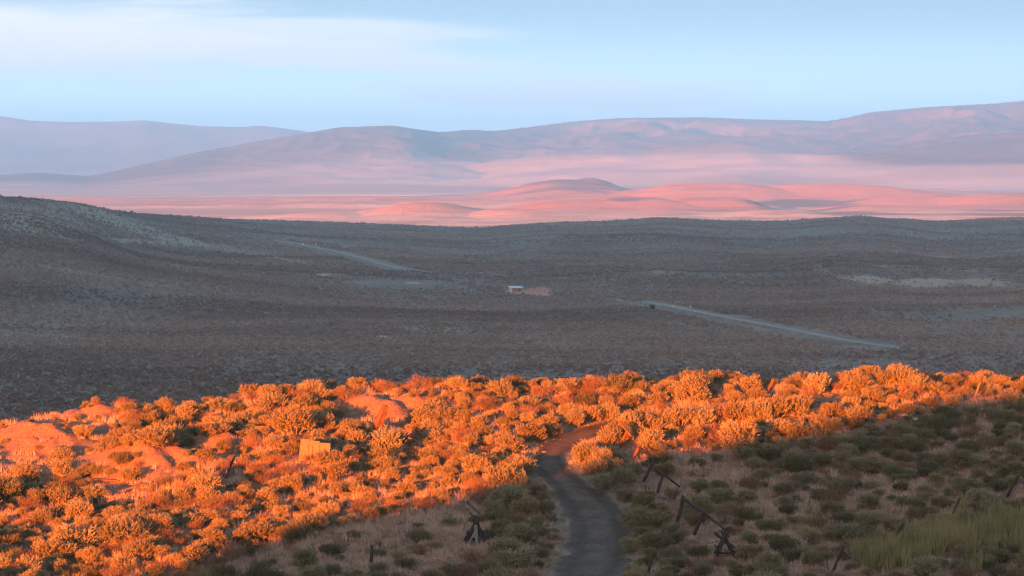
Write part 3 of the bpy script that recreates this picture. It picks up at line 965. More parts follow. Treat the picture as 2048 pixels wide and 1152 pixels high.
def bush_mesh(seed, nlobe, shoots, per, L=0.105, wd=0.026, flat=0.75, spread=0.62, up=0.9, loose=0.0):
    """unit-size shrub: about 1 m across and 0.8 m high; domed clumps of upright shoots on forked stems"""
    r = np.random.default_rng(seed)
    V = []
    lobes = []
    for i in range(nlobe):
        a = i * 2.4 + r.uniform(-.4, .4); rr = spread * 0.5 * math.sqrt((i + 0.5) / nlobe) * r.uniform(0.85, 1.1)
        h = flat * (0.78 - 0.75 * (rr / 0.5) ** 2 * 0.55) * r.uniform(0.78, 1.12)
        lobes.append((rr * math.cos(a) * 1.25, rr * math.sin(a) * 1.25, h * 0.70, r.uniform(0.16, 0.24)))
    for i in range(nlobe // 2):
        a = r.uniform(0, 6.28); rr = r.uniform(0.28, 0.40)
        lobes.append((rr * math.cos(a), rr * math.sin(a), r.uniform(0.16, 0.30), r.uniform(0.13, 0.19)))
    stems = []
    for (lx, ly, lz, lr) in lobes:
        n = shoots
        th = r.uniform(0, 2 * np.pi, n); cz = r.uniform(-0.35, 1, n)
        d = np.stack([np.cos(th) * np.sqrt(1 - cz ** 2), np.sin(th) * np.sqrt(1 - cz ** 2), cz], 1)
        rad = lr * r.uniform(0.55, 1.08 + loose, n)
        p = np.array([lx, ly, lz]) + d * rad[:, None] * np.array([1, 1, 1.15])
        ax = unit(d * 0.55 + np.array([lx * 0.8, ly * 0.8, up]))
        sl = L * r.uniform(0.8, 1.9, n)
        k = per
        t = np.tile(np.linspace(-0.3, 0.9, k), n)
        P = np.repeat(p, k, 0) + np.repeat(ax, k, 0) * (np.repeat(sl, k) * t)[:, None]
        D = np.repeat(ax, k, 0) * 0.9 + r.normal(size=(n * k, 3)) * 0.42
        V.append(leaves(P, D, L * r.uniform(0.6, 1.1, n * k), wd * r.uniform(0.7, 1.3, n * k), r))
        # under-foliage filling the lobe
        m_ = shoots // 2
        q = np.array([lx, ly, lz - lr * 0.4]) + r.normal(size=(m_, 3)) * lr * 0.45
        V.append(leaves(q, r.normal(size=(m_, 3)) + np.array([0, 0, 0.5]), L * 1.2 * np.ones(m_), wd * 1.6 * np.ones(m_), r))
        stems.append((lx, ly, lz))
    V = np.concatenate(V)
    V[:, 2] = np.maximum(V[:, 2], 0.01)
    Fc = np.arange(len(V)).reshape(-1, 3)
    return V, Fc, stems


def tube_np(pts, rad, n=5):
    """tapered, slightly crooked round bar through pts"""
    pts = np.asarray(pts, float); k = len(pts)
    t = np.gradient(pts, axis=0); t = unit(t)
    ref = np.array([0.3, 0.9, 0.1]) if abs(t[0][1]) < 0.9 else np.array([1.0, 0, 0])
    s = unit(np.cross(t, ref)); b = np.cross(t, s)
    an = np.arange(n) / n * 2 * np.pi
    rad = np.asarray(rad, float)
    V = pts[:, None] + (s[:, None] * np.cos(an)[None, :, None] + b[:, None] * np.sin(an)[None, :, None]) * rad[:, None, None]
    V = V.reshape(-1, 3)
    f = []
    for i in range(k - 1):
        for j in range(n):
            f.append((i * n + j, i * n + (j + 1) % n, (i + 1) * n + (j + 1) % n, (i + 1) * n + j))
    f.append(tuple(range(n - 1, -1, -1))); f.append(tuple((k - 1) * n + j for j in range(n)))
    return V, f


def join(parts):
    V, Fs, o = [], [], 0
    for v, f in parts:
        V.append(np.asarray(v)); Fs += [tuple(i + o for i in q) for q in f]; o += len(v)
    return np.concatenate(V), Fs


def stem_mesh(stems, seed):
    r = np.random.default_rng(seed)
    ps = []
    for (x, y, z) in stems:
        m1 = np.array([x * 0.45 + r.uniform(-.04, .04), y * 0.45 + r.uniform(-.04, .04), z * 0.42])
        ps.append(tube_np([(r.uniform(-.03, .03), r.uniform(-.03, .03), -0.08), m1, (x, y, z)], [0.028, 0.018, 0.008], 4))
        for _ in range(3):
            e = np.array([x, y, z]) + r.normal(size=3) * 0.09 + np.array([0, 0, 0.06])
            ps.append(tube_np([m1, (m1 + e) / 2 + r.normal(size=3) * 0.02, e], [0.012, 0.008, 0.004], 3))
    return join(ps)


def make_shrub(name, fmat, seed, **kw):
    V, Fc, st = bush_mesh(seed, **kw)
    root = bpy.data.objects.new(name, None); root.empty_display_size = 0.2
    fo = mesh_obj('foliage', V, Fc, fmat, link=False)
    sv_, sf = stem_mesh(st, seed + 1)
    sm = mesh_obj('woody_stems', sv_, sf, M['bark'], link=False)
    return root, fo, sm


def merged(name, fo, sm):
    """foliage and stems in one mesh, for the plants too far off to show their parts"""
    a, b = fo.data, sm.data
    va = np.empty(len(a.vertices) * 3, np.float32); a.vertices.foreach_get('co', va)
    V = [va.reshape(-1, 3)]; Fa = [tuple(p.vertices) for p in a.polygons]
    vb = np.empty(len(b.vertices) * 3, np.float32); b.vertices.foreach_get('co', vb)
    n = len(a.vertices)
    Fb = [tuple(i + n for i in p.vertices) for p in b.polygons]
    return mesh_obj(name, np.concatenate([V[0], vb.reshape(-1, 3)]), Fa + Fb, [a.materials[0], b.materials[0]],
                    fmat=[0] * len(Fa) + [1] * len(Fb), link=False)


SAGE = [make_shrub('sagebrush', M['sage'], 100 + i, nlobe=nl, shoots=sh, per=8, flat=fl, spread=sp) for i, (nl, sh, fl, sp) in enumerate(
    [(9, 40, 1.0, 0.66), (7, 46, 1.15, 0.60), (12, 34, 0.95, 0.72), (8, 42, 1.1, 0.66), (6, 50, 1.0, 0.62), (13, 32, 0.9, 0.78), (10, 38, 1.25, 0.60)])]
DRY = [make_shrub('dead_shrub', M['dry'], 200 + i, nlobe=7, shoots=26, per=5, flat=0.9, spread=0.75, L=0.15, wd=0.014, loose=0.35) for i in range(3)]
RABB = [make_shrub('rabbitbrush', M['rabbit'], 300 + i, nlobe=8, shoots=34, per=6, flat=0.8, spread=0.7, L=0.13, wd=0.024, up=1.2) for i in range(3)]

# --- where they stand -------------------------------------------------
road_u = _ru; road_v = _rv


def in_poly(u, v, poly):
    u = np.asarray(u); v = np.asarray(v); c = np.zeros(u.shape, bool)
    n = len(poly)
    for i in range(n):
        x1, y1 = poly[i]; x2, y2 = poly[(i + 1) % n]
        k = ((y1 > v) != (y2 > v)) & (u < (x2 - x1) * (v - y1) / ((y2 - y1) + 1e-12) + x1)
        c ^= k
    return c


GRASS_L = [(380, 1160), (560, 1085), (720, 1045), (860, 1020), (950, 1005), (985, 1040), (1000, 1090), (930, 1160)]
GRASS_R = [(1330, 905), (1460, 900), (1480, 935), (1600, 985), (1760, 960), (1900, 965), (1830, 1030), (1600, 1090), (1480, 1020), (1400, 1000), (1330, 950)]
YELLOW = [(1700, 1120), (1800, 1080), (1900, 1055), (2100, 1022), (2100, 1090), (1960, 1105), (1880, 1125), (1760, 1140)]
TUFTS = [(420, 1085), (560, 1000), (720, 950), (840, 930), (900, 960), (850, 1000), (700, 1030), (560, 1075)]
ROCKY = [(130, 985), (240, 935), (370, 895), (470, 905), (560, 860), (580, 880), (470, 950), (350, 985), (230, 1010)]


def density(u, v):
    """(chance that a shrub stands here, size factor)"""
    p = np.ones(u.shape); s = np.ones(u.shape)
    def ell(cu, cv, a, b): return ((u - cu) / a) ** 2 + ((v - cv) / b) ** 2 < 1
    k = ell(70, 895, 175, 58) | ell(150, 840, 110, 22) | ell(-60, 930, 120, 60); p[k] = 0.03; s[k] = 0.6
    k = ell(748, 818, 82, 30) | ell(835, 816, 42, 18); p[k] = 0.0
    k = in_poly(u, v, ROCKY); p[k] = 0.22; s[k] = 0.7
    k = in_poly(u, v, TUFTS); p[k] = 0.55; s[k] = 0.6
    k = in_poly(u, v, GRASS_L); p[k] = 0.05; s[k] = 0.7
    k = in_poly(u, v, GRASS_R); p[k] = 0.10; s[k] = 0.8
    k = in_poly(u, v, YELLOW); p[k] = 0.03; s[k] = 0.7
    k = (v > 1000) & (u > 1450) & ~in_poly(u, v, GRASS_R) & ~in_poly(u, v, YELLOW); p[k] = 0.30; s[k] = 0.85
    k = (u > 1330) & (v > np.interp(u, [q[0] for q in edge_pts], [q[1] for q in edge_pts]) + 12); p[k] = np.minimum(p[k], np.where(v[k] < 965, 0.8, 0.5))
    k = v < np.interp(u, _cu, _cv) + 22; s[k] = s[k] * 0.82
    k = (u < 240) & (v < 862); s[k] = 0.5
    k = (v > 1060) & (u < 430); p[k] = 0.85
    return p, s


# hand-placed shrubs: u, foot row, radius m, height m, kind (0 sage 1 dead 2 rabbitbrush)
HAND = [(1083, 764, 0.55, 1.55, 0), (1100, 772, 0.4, 0.8, 0), (1020, 1010, 0.95, 1.1, 0), (1052, 1032, 0.75, 0.95, 0), (985, 1030, 0.65, 0.8, 0), (1000, 975, 0.8, 1.3, 0), (1030, 975, 0.6, 1.15, 0),
        (1040, 1090, 0.85, 0.95, 0), (990, 1085, 0.8, 0.8, 2), (1080, 1075, 0.5, 0.6, 2), (1030, 1140, 0.95, 1.1, 0), (1075, 1120, 0.55, 0.7, 0), (975, 1150, 0.6, 0.8, 0), (1000, 1185, 0.9, 1.1, 0),
        (663, 1113, 0.62, 0.75, 2), (756, 1118, 0.42, 0.6, 2), (757, 1146, 0.45, 0.6, 2), (812, 1135, 0.5, 0.6, 2), (695, 1092, 0.14, 0.2, 2), (520, 1150, 0.6, 0.8, 2), (905, 1150, 0.7, 0.6, 2),
        (1172, 932, 0.75, 1.35, 0), (1200, 940, 0.6, 1.2, 0), (1225, 945, 0.6, 0.8, 0), (1205, 985, 0.6, 0.9, 0), (1245, 975, 0.65, 1.0, 0), (1262, 950, 0.5, 0.7, 0),
        (1250, 1005, 0.45, 0.75, 0), (1285, 1020, 0.65, 0.8, 0), (1275, 1060, 0.8, 1.0, 0), (1312, 1060, 0.7, 0.9, 0), (1270, 1105, 0.75, 0.85, 0), (1310, 1100, 0.8, 0.95, 0), (1340, 1075, 0.55, 0.7, 0),
        (1280, 1140, 0.65, 0.8, 0), (1320, 1135, 0.6, 0.6, 2), (1345, 1120, 0.5, 0.7, 0), (1400, 1115, 0.55, 0.7, 2), (1365, 965, 0.7, 0.65, 0), (1400, 985, 0.65, 0.7, 0), (1385, 1015, 0.65, 0.7, 0), (1440, 1010, 0.7, 0.8, 0), (1475, 1010, 0.4, 0.5, 2),
        (1492, 925, 0.7, 1.0, 2), (1540, 925, 0.85, 1.0, 2), (1590, 945, 0.85, 1.1, 2), (1640, 930, 0.75, 0.8, 2), (1730, 905, 0.9, 1.1, 2), (1820, 905, 0.9, 1.1, 2), (1780, 895, 0.7, 0.8, 2), (1850, 880, 0.6, 0.7, 2),
        (1575, 990, 0.8, 0.75, 0), (1665, 1030, 0.65, 0.7, 0), (1720, 945, 0.8, 0.8, 0), (1760, 945, 0.55, 0.65, 0), (1710, 975, 0.4, 0.55, 2), (1856, 945, 0.6, 0.8, 2), (1802, 980, 0.4, 0.5, 2), (1880, 925, 0.7, 0.65, 0),
        (1500, 1120, 0.7, 0.7, 0), (1545, 1065, 0.7, 0.8, 2), (1590, 1050, 0.5, 0.6, 2), (1740, 1050, 0.8, 0.8, 0), (1790, 1060, 0.65, 0.7, 0), (1820, 1020, 0.75, 0.7, 0), (1900, 1040, 0.75, 0.8, 0), (1960, 1010, 0.8, 0.9, 0),
        (2000, 980, 0.8, 0.8, 0), (1930, 985, 0.8, 0.9, 0), (1800, 770, 0.9, 1.35, 0), (1770, 775, 0.7, 1.1, 0), (1835, 785, 0.8, 1.2, 0), (1870, 790, 0.7, 0.95, 2), (1905, 775, 0.7, 0.9, 2), (2025, 770, 0.7, 0.8, 2), (1955, 775, 0.7, 0.9, 0), (2000, 775, 0.65, 0.85, 0),
        (625, 795, 0.75, 1.1, 0), (655, 800, 0.55, 0.8, 0), (595, 805, 0.7, 0.9, 1), (540, 805, 0.7, 0.95, 0), (690, 800, 0.6, 0.8, 1), (770, 785, 0.6, 0.75, 1), (820, 788, 0.5, 0.7, 1), (840, 850, 0.8, 1.0, 0), (880, 850, 0.8, 1.0, 0),
        (42, 850, 0.25, 0.4, 0), (8, 862, 0.2, 0.3, 1), (330, 830, 0.65, 0.95, 0), (255, 830, 0.5, 0.8, 0), (125, 925, 0.75, 0.85, 0), (655, 935, 0.75, 1.05, 0), (690, 900, 0.35, 0.5, 0), (672, 962, 0.7, 1.0, 0), (620, 925, 0.35, 0.5, 1),
        (700, 870, 0.6, 0.95, 0), (725, 870, 0.5, 0.8, 0), (1600, 880, 0.9, 1.1, 0), (1720, 850, 0.9, 1.1, 0), (1560, 870, 0.8, 1.0, 0), (1450, 890, 0.9, 0.9, 1), (1375, 895, 0.5, 0.7, 1), (1340, 850, 0.5, 0.6, 1), (1640, 855, 0.6, 0.8, 0), (1020, 905, 0.8, 0.9, 0), (1060, 885, 0.9, 1.0, 0), (1100, 870, 0.6, 0.8, 0)]
HAND += [(1218, 893, 0.6, 0.9, 0), (1238, 880, 0.55, 0.85, 0), (1262, 872, 0.6, 0.95, 0), (1296, 870, 0.65, 0.95, 0), (1330, 862, 0.7, 1.0, 0), (1362, 858, 0.7, 1.05, 0), (1400, 855, 0.75, 1.0, 0), (1436, 850, 0.7, 1.0, 1), (1470, 845, 0.75, 1.05, 0), (1510, 842, 0.8, 1.1, 0), (1550, 838, 0.75, 1.1, 0), (1590, 835, 0.75, 1.1, 0), (1215, 842, .6, .8, 0), (1180, 845, .6, .8, 0), (1150, 852, .5, .8, 0)]
FREE = [(762, 864, 40, 80), (628, 925, 42, 50), (742, 1132, 12, 40), (455, 958, 22, 30), (255, 988, 40, 24), (205, 968, 40, 20), (950, 1092, 40, 90), (1450, 1112, 40, 80), (1250, 897, 14, 45), (1275, 918, 14, 36),
        (1300, 962, 22, 50), (1322, 985, 18, 44), (1362, 1049, 20, 58), (1400, 1070, 22, 52), (1336, 975, 24, 30), (1300, 1152, 14, 46), (1540, 784, 10, 24), (1955, 800, 12, 34), (1793, 1092, 16, 46), (1675, 1150, 18, 54), (2026, 993, 14, 42), (1910, 1040, 14, 30),
        (916, 983, 8, 26), (928, 1010, 8, 24), (745, 835, 75, 36), (1805, 770, 6, 10), (1190, 880, 40, 40)]


def hidden_by(u, v, rad):
    w_ = rad * 38
    for (fu, fv, fw, fh) in FREE:
        if abs(u - fu) < fw * 0.7 + w_ * 0.75 and fv - fh * 0.4 < v < fv + 1.15 * w_ + 6: return True
    return False


for i_ in range(len(HAND) - 15, len(HAND)):
    q_ = HAND[i_]; HAND[i_] = (q_[0], q_[1], q_[2] * 1.15, q_[3] * 1.3, q_[4])
items = []     # x, y, rad, height, kind
for (u, v, rad, h, k) in HAND:
    p = at(u, v)
    sh_ = v > np.interp(u, [q[0] for q in edge_pts], [q[1] for q in edge_pts])
    if u > 1200 and v > 895 and hidden_by(u, v, rad * 0.8): continue
    items.append((p.x, p.y, rad * 0.86, h * (0.95 if sh_ else 0.92), k))
px_ = [i[0] for i in items]; py2 = [i[1] for i in items]; pr_ = [i[2] for i in items]
N_TRY = 66000
cx = rng.uniform(-62, 62, N_TRY); cyy = rng.uniform(106, 172, N_TRY)
cz = NZ(cx, cyy)
cu, cvv = proj(cx, cyy, cz)
pd, sd = density(cu, cvv)
rdd = road_dist(cx, cyy)
acc = rng.uniform(size=N_TRY) < pd
AX = list(px_); AY = list(py2); AR = list(pr_)
yc_all = np.interp(cu, _cu, _cy)
KEEP = [at(625, 935), at(742, 1128), at(455, 955), at(948, 1092), at(1450, 1105), at(765, 865)]
for i in range(N_TRY):
    if not acc[i] or cyy[i] > yc_all[i] + 9: continue
    kq = rng.uniform()
    rad = float(np.clip(rng.lognormal(math.log(0.44), 0.40), 0.2, 0.95)) * sd[i]
    if cvv[i] < np.interp(cu[i], _cu, _cv) + 24: rad = min(rad, 0.42 if cu[i] < 480 else 0.62)
    if rdd[i] < rad * (0.75 if cu[i] < 1225 else 0.3) + 0.1: continue
    if any((cx[i] - k.x) ** 2 + (cyy[i] - k.y) ** 2 < 1.3 for k in KEEP): continue
    ax = np.array(AX); ay = np.array(AY); ar = np.array(AR)
    d = np.hypot(ax - cx[i], ay - cyy[i])
    if np.any(d < (ar + rad) * (0.90 if cvv[i] < np.interp(cu[i], [p[0] for p in edge_pts], [p[1] for p in edge_pts]) else 1.0)): continue
    if hidden_by(cu[i], cvv[i], rad): continue
    AX.append(cx[i]); AY.append(cyy[i]); AR.append(rad)
    lit = cvv[i] < np.interp(cu[i], [p[0] for p in edge_pts], [p[1] for p in edge_pts])
    rr = rng.uniform()
    red = vnoise(cx[i] / 4, cyy[i] / 4, 99) + 0.5
    kd = 1 if rr < (0.10 + 0.25 * (red > 0.68)) else (2 if rr > (0.9 if lit else 0.6) else 0)
    if kd == 1: rad = min(rad, 0.55)
    items.append((cx[i], cyy[i], rad, rad * rng.uniform(1.25, 1.75) * (0.98 if not lit else 1.0), kd))
print('shrubs', len(items), [sum(1 for i in items if i[4] == k) for k in range(3)])

# landmarks used to say which shrub is meant
LM = [('leaning thick timber', 765, 862), ('pale upright board', 628, 918), ('bare sandy mound', 90, 880), ('splintered planks', 455, 955), ('long dark plank', 255, 985),
      ('left rock crib', 950, 1090), ('short dark post', 742, 1130), ('right rock crib', 1450, 1112), ('first leaning fence post', 1242, 895), ('paired fence posts', 1390, 1055),
      ('inner bend of the track', 1060, 930), ('track edge', 1250, 1090), ('yellow green grass', 1950, 1070), ('leaning stick on the right crest', 1955, 799), ('tall bush on the crest', 1083, 762),
      ('shaded grass slope', 1650, 970), ('lit crest', 1500, 770), ('left crest', 300, 815), ('bare clay bank', 290, 940), ('bottom left corner', 60, 1130), ('lit slope', 900, 900), ('right frame edge', 2000, 900), ('far right crest', 1800, 780), ('middle crest', 650, 780)]
ORD = ['first', 'second', 'third', 'fourth', 'fifth', 'sixth', 'seventh', 'eighth', 'ninth', 'tenth', 'eleventh', 'twelfth', 'thirteenth', 'fourteenth', 'fifteenth', 'sixteenth', 'seventeenth', 'eighteenth', 'nineteenth', 'twentieth']
info = []
for it in items:
    x, y, rad, h, k = it
    z = float(NZ(x, y)); u, v = proj(x, y, z)
    ycr = float(np.interp(u, _cu, _cy))
    vis = (-25 < u < 2073) and (v < 1200) and (y < ycr + 1.0)
    lit = v < np.interp(u, [p[0] for p in edge_pts], [p[1] for p in edge_pts]) + 8
    info.append((it, z, u, v, vis, lit, rad * h / (y * y)))
order = sorted([i for i in range(len(info)) if info[i][4]], key=lambda i: -info[i][6] - (1 if i < len(HAND) else 0))
single = {}
cnt = [0, 0, 0]; LIM = [300, 110, 150]
for i in order:
    k = info[i][0][4]
    if cnt[k] < LIM[k]: single[i] = k; cnt[k] += 1
KN = ['sagebrush', 'dead shrub', 'rabbitbrush']
lab = {}
for i in single:
    it, z, u, v, vis, lit, sz = info[i]
    rad, k = it[2], it[4]
    lm = min(LM, key=lambda l: math.hypot(l[1] - u, (l[2] - v) * 1.6))
    du, dv = u - lm[1], (v - lm[2]) * 1.6
    side = ('left of' if du < 0 else 'right of') if abs(du) > abs(dv) else ('above' if dv < 0 else 'below')
    size = 'large' if rad * it[3] > 0.62 else ('small' if rad * it[3] < 0.30 else 'medium')
    col = {0: ('sunlit orange' if lit else 'shaded grey-green'), 1: ('sunlit reddish' if lit else 'shaded brown'), 2: ('sunlit yellow-orange' if lit else 'shaded dark green')}[k]
    lab.setdefault(f'{size} {col} {KN[k]} {side} the {lm[0]}', []).append(i)
labels = {}
for t, l in lab.items():
    l.sort(key=lambda i: info[i][2])
    for n_, i in enumerate(l):
        if len(l) == 1: labels[i] = t
        elif n_ == len(l) - 1: labels[i] = t + ', rightmost'
        elif n_ == 0: labels[i] = t + ', leftmost'
        else: labels[i] = t + ', ' + ORD[min(n_, 19)] + ' from left'
GRP = ['sagebrush on the foreground hill', 'dead shrubs on the foreground hill', 'rabbitbrush on the foreground hill']
rest = [[], [], []]
FAM = [SAGE, DRY, RABB]


def shrub_scale(rad, h): return rad / 0.50, h / 0.92


for i, inf in enumerate(info):
    it, z, u, v, vis, lit, sz = inf
    x, y, rad, h, k = it
    a, b = shrub_scale(rad, h)
    if i in single:
        pr, pf, ps = FAM[k][random.randrange(len(FAM[k]))]
        r_ = pr.copy(); COL.objects.link(r_)
        r_.location = (x, y, z - 0.03); r_.rotation_euler = (random.uniform(-.08, .08), random.uniform(-.08, .08), random.uniform(0, 6.28)); r_.scale = (a * random.uniform(.92, 1.1), a, b)
        for c_ in (pf, ps):
            d_ = c_.copy(); COL.objects.link(d_); d_.parent = r_
        tag(r_, labels[i], KN[k], GRP[k])
    else:
        rest[k].append((x, y, z - 0.03, a, b))
for k, nm in enumerate(['sagebrush_cover', 'dead_shrub_cover', 'rabbitbrush_cover']):
    if not rest[k]: continue
    A = np.array(rest[k]); n = len(A)
    pro = [merged(FAM[k][j][0].name, FAM[k][j][1], FAM[k][j][2]) for j in range(len(FAM[k]))]
    rot = np.stack([rng.uniform(-.08, .08, n), rng.uniform(-.08, .08, n), rng.uniform(0, 6.28, n)], 1)
    scatter(nm, A[:, :3], rot, np.stack([A[:, 3], A[:, 3], A[:, 4]], 1), rng.integers(0, len(pro), n), pro,
            label=['many smaller sagebrush bushes filling in the foreground hill', 'smaller dry brown shrubs between the sagebrush', 'smaller dark green rabbitbrush between the sagebrush'][k], cat='shrubs')

# --- grasses -----------------------------------------------------------


def tuft(seed, n, rad, h, wd, mt, name='grass_tuft', lean=0.35):
    r = np.random.default_rng(seed)
    a = r.uniform(0, 6.28, n); q = rad * np.sqrt(r.uniform(0, 1, n))
    b = np.stack([q * np.cos(a), q * np.sin(a), -0.02 * np.ones(n)], 1)
    d = np.stack([r.normal(0, lean, n), r.normal(0, lean, n), np.ones(n)], 1)
    V = leaves(b, d, h * r.uniform(0.5, 1.15, n), wd * r.uniform(0.6, 1.4, n), r)
    return mesh_obj(name, V, np.arange(len(V)).reshape(-1, 3), mt, link=False)


def grass_scatter(name, dens_fn, count, protos, smin, smax, label, seed):
    r = np.random.default_rng(seed)
    count = int(count * 1.9)
    x = r.uniform(-60, 60, count); y = r.uniform(110, 165, count)
    z = NZ(x, y); u, v = proj(x, y, z)
    k = r.uniform(size=count) < dens_fn(u, v, x, y)
    x, y, z = x[k], y[k], z[k]; n = len(x)
    s = r.uniform(smin, smax, n)
    print(name, n)
    scatter(name, np.stack([x, y, z], 1), np.stack([0 * s, 0 * s, r.uniform(0, 6.28, n)], 1), np.stack([s, s, s * r.uniform(.7, 1.2, n)], 1), r.integers(0, len(protos), n), protos, label=label, cat='grass')


def d_dry(u, v, x, y):
    p = 0.45 + 0.0 * u
    p = np.where(in_poly(u, v, GRASS_L) | in_poly(u, v, GRASS_R) | in_poly(u, v, TUFTS), 1.0, p)
    p = np.where(near_bare(x, y) > 0.45, 0.04, p)
    p = p * (0.5 + 0.8 * (vnoise(x / 2.2, y / 2.2, 5) + 0.5))
    p = np.where(road_dist(x, y) < 0.15, 0, p)
    return np.where(in_poly(u, v, YELLOW), 0.1, p)


grass_scatter('dry_grass', d_dry, 26000, [tuft(400 + i, 46, 0.28, 0.34, 0.020, M['grass']) for i in range(5)], 0.6, 1.25, 'dry tan grass tufts covering the ground between shrubs', 12)


def d_verge(u, v, x, y):
    r_ = road_dist(x, y)
    return np.where((r_ > -0.15) & (r_ < 1.0), 0.95 - 0.8 * r_, 0)


grass_scatter('verge_grass', d_verge, 60000, [tuft(430 + i, 30, 0.16, 0.16, 0.018, M['grass_pale'], lean=0.6) for i in range(4)], 0.6, 1.3, 'pale low grass along both edges of the track', 13)


def d_yellow(u, v, x, y):
    n_ = vnoise(x / 1.3, y / 1.3, 55)
    return np.where(in_poly(u + 60 * n_, v + 30 * vnoise(x / .6, y / .6, 56), YELLOW), np.clip(0.7 + 1.8 * n_, 0.05, 1), np.where((u > 1600) & (v > 1000), 0.012, 0))


grass_scatter('yellow_grass', d_yellow, 34000, [tuft(460 + i, 40, 0.22, 0.85, 0.032, M['grass_green'], lean=0.20) for i in range(4)], 0.7, 1.2, 'tall yellow-green grass patch at the lower right', 14)

# --- valley shrubs: one mass of them ------------------------------------


def low_bush(seed):
    r = np.random.default_rng(seed)
    n = 34
    th = r.uniform(0, 6.28, n); cz_ = r.uniform(0.0, 1, n)
    d = np.stack([np.cos(th) * np.sqrt(1 - cz_ ** 2), np.sin(th) * np.sqrt(1 - cz_ ** 2), cz_], 1)
    p = d * np.array([0.42, 0.42, 0.6]) * r.uniform(0.6, 1, n)[:, None]
    V = leaves(p, d + r.normal(size=(n, 3)) * 0.5, 0.30 * np.ones(n), 0.30 * np.ones(n), r)
    V[:, 2] = np.maximum(V[:, 2], -0.05)
    return mesh_obj('valley_shrub', V, np.arange(len(V)).reshape(-1, 3), M['valley_bush'], link=False)


nv = 780000
yv = np.power(rng.uniform(560 ** 1.5, 3800 ** 1.5, nv), 1 / 1.5)
xv = rng.uniform(-1, 1, nv) * 0.235 * yv
hd = np.full(nv, 1e9)
for k in range(0, len(HC), 2): hd = np.minimum(hd, np.hypot(xv - HC[k, 0], yv - HC[k, 1]))
keep = (hd > np.where(xv * F / yv < 245, 12.5, 12.5))
hdc = np.full(nv, 1e9)
for k in np.where(hid)[0]: hdc = np.minimum(hdc, np.hypot(xv - HC[k, 0], yv - HC[k, 1]))
keep |= (hdc > 5.5) & (hdc < 14)
pr = 0.75 + 0.45 * fbm(xv / 60, yv / 120, 3, 8) + 0.35 * fbm(xv / 300, yv / 110, 4, 9)
pr = pr * (1 - 0.95 * gattr(bare_v, xv, yv)) * (1 - 0.85 * gattr(grass_v, xv, yv)) * (1 - gattr(red_v, xv, yv)) + 0.5 * gattr(scrub_v, xv, yv)
keep &= rng.uniform(size=nv) < pr * (1 - 0.75 * ss(1500, 3400, yv))
xv, yv = xv[keep], yv[keep]; nv = len(xv)
print('valley shrubs', nv)
sc_ = 0.66 * rng.lognormal(0.0, 0.35, nv) * np.interp(yv, [850, 3500], [1.0, 1.7])
scatter('valley_sagebrush', np.stack([xv, yv, gvz(xv, yv)], 1), np.stack([0 * xv, 0 * xv, rng.uniform(0, 6.28, nv)], 1), np.stack([sc_ * 1.25, sc_ * 1.25, sc_], 1),
        rng.integers(0, 6, nv), [low_bush(500 + i) for i in range(6)], label='dark sagebrush spread over the whole shaded valley floor', cat='shrubs')

# --- conifers on the far ridge lines --------------------------------------


def conifer_mesh():
    ps = []
    for (z0, z1, r_) in [(2, 8, 3.6), (5, 12, 2.9), (9, 17, 2.0)]:
        a = np.arange(8) / 8 * 6.283
        ring = np.stack([np.cos(a) * r_, np.sin(a) * r_, np.full(8, z0) + (np.arange(8) % 2) * 0.8], 1)
        ps.append((np.concatenate([ring, [[0, 0, z1]]]), [(i, (i + 1) % 8, 8) for i in range(8)]))
    ps.append(tube_np([(0, 0, -1), (0, 0, 4)], [0.5, 0.35], 5))
    v, f = join(ps)
    return mesh_obj('conifer', v, f, M['conifer'], link=False)


cu_ = np.concatenate([rng.uniform(868, 900, 8), rng.uniform(900, 1000, 22), rng.uniform(1040, 1180, 70), rng.uniform(1100, 1160, 40), rng.uniform(1180, 1280, 20), rng.uniform(1390, 1450, 20), rng.uniform(1655, 1740, 60), rng.uniform(1740, 1800, 10), rng.uniform(1990, 2100, 60)])
cy_ = sinterp(cu_, _mu, _my, 70) - rng.uniform(0, 130, len(cu_))
cx_ = (cu_ - 1024) * cy_ * CP / F
cz_ = mtn_z(cx_, cy_) - 3
s_ = rng.uniform(0.5, 1.05, len(cu_))
scatter('ridge_conifers', np.stack([cx_, cy_, cz_], 1), np.zeros((len(cu_), 3)), np.stack([s_, s_, s_], 1), np.zeros(len(cu_), int), [conifer_mesh()], label='sparse dark conifers along the far mountain ridge line', cat='trees')

# ------------------------------------------------------------------ timber, posts and rails


def P3(u, v, y):
    z = float(Zof(v, y)); return Vector((float(Xof(u, y, z)), y, z))


def log(name, a, b, r0, r1, m, parent=None, sides=7, seed=0, wob=0.02, square=False):
    """weathered pole from a to b; its own origin at a"""
    r = np.random.default_rng(seed + 1000)
    a = Vector(a); b = Vector(b)
    L = (b - a).length
    n = max(4, int(L / 0.25) + 2)
    t = np.linspace(0, 1, n)
    pts = np.stack([wob * np.cumsum(r.normal(0, .4, n)) * (t > 0), wob * np.cumsum(r.normal(0, .4, n)) * (t > 0), t * L], 1)
    rad = (r0 + (r1 - r0) * t) * (1 + r.uniform(-.08, .08, n))
    V, f = tube_np(pts, rad * (1.25 if square else 1), 4 if square else sides)
    V = V + r.normal(0, 0.006 if not square else 0.01, V.shape)
    # ragged ends
    k = 4 if square else sides
    V[-k:, 2] += r.uniform(-0.05, 0.05, k)
    o = mesh_obj(name, V, f, m, parent=parent)
    q = (b - a).to_track_quat('Z', 'Y')
    if parent:
        o.location = a - parent.location
    else:
        o.location = a
    o.rotation_mode = 'QUATERNION'; o.rotation_quaternion = q
    return o


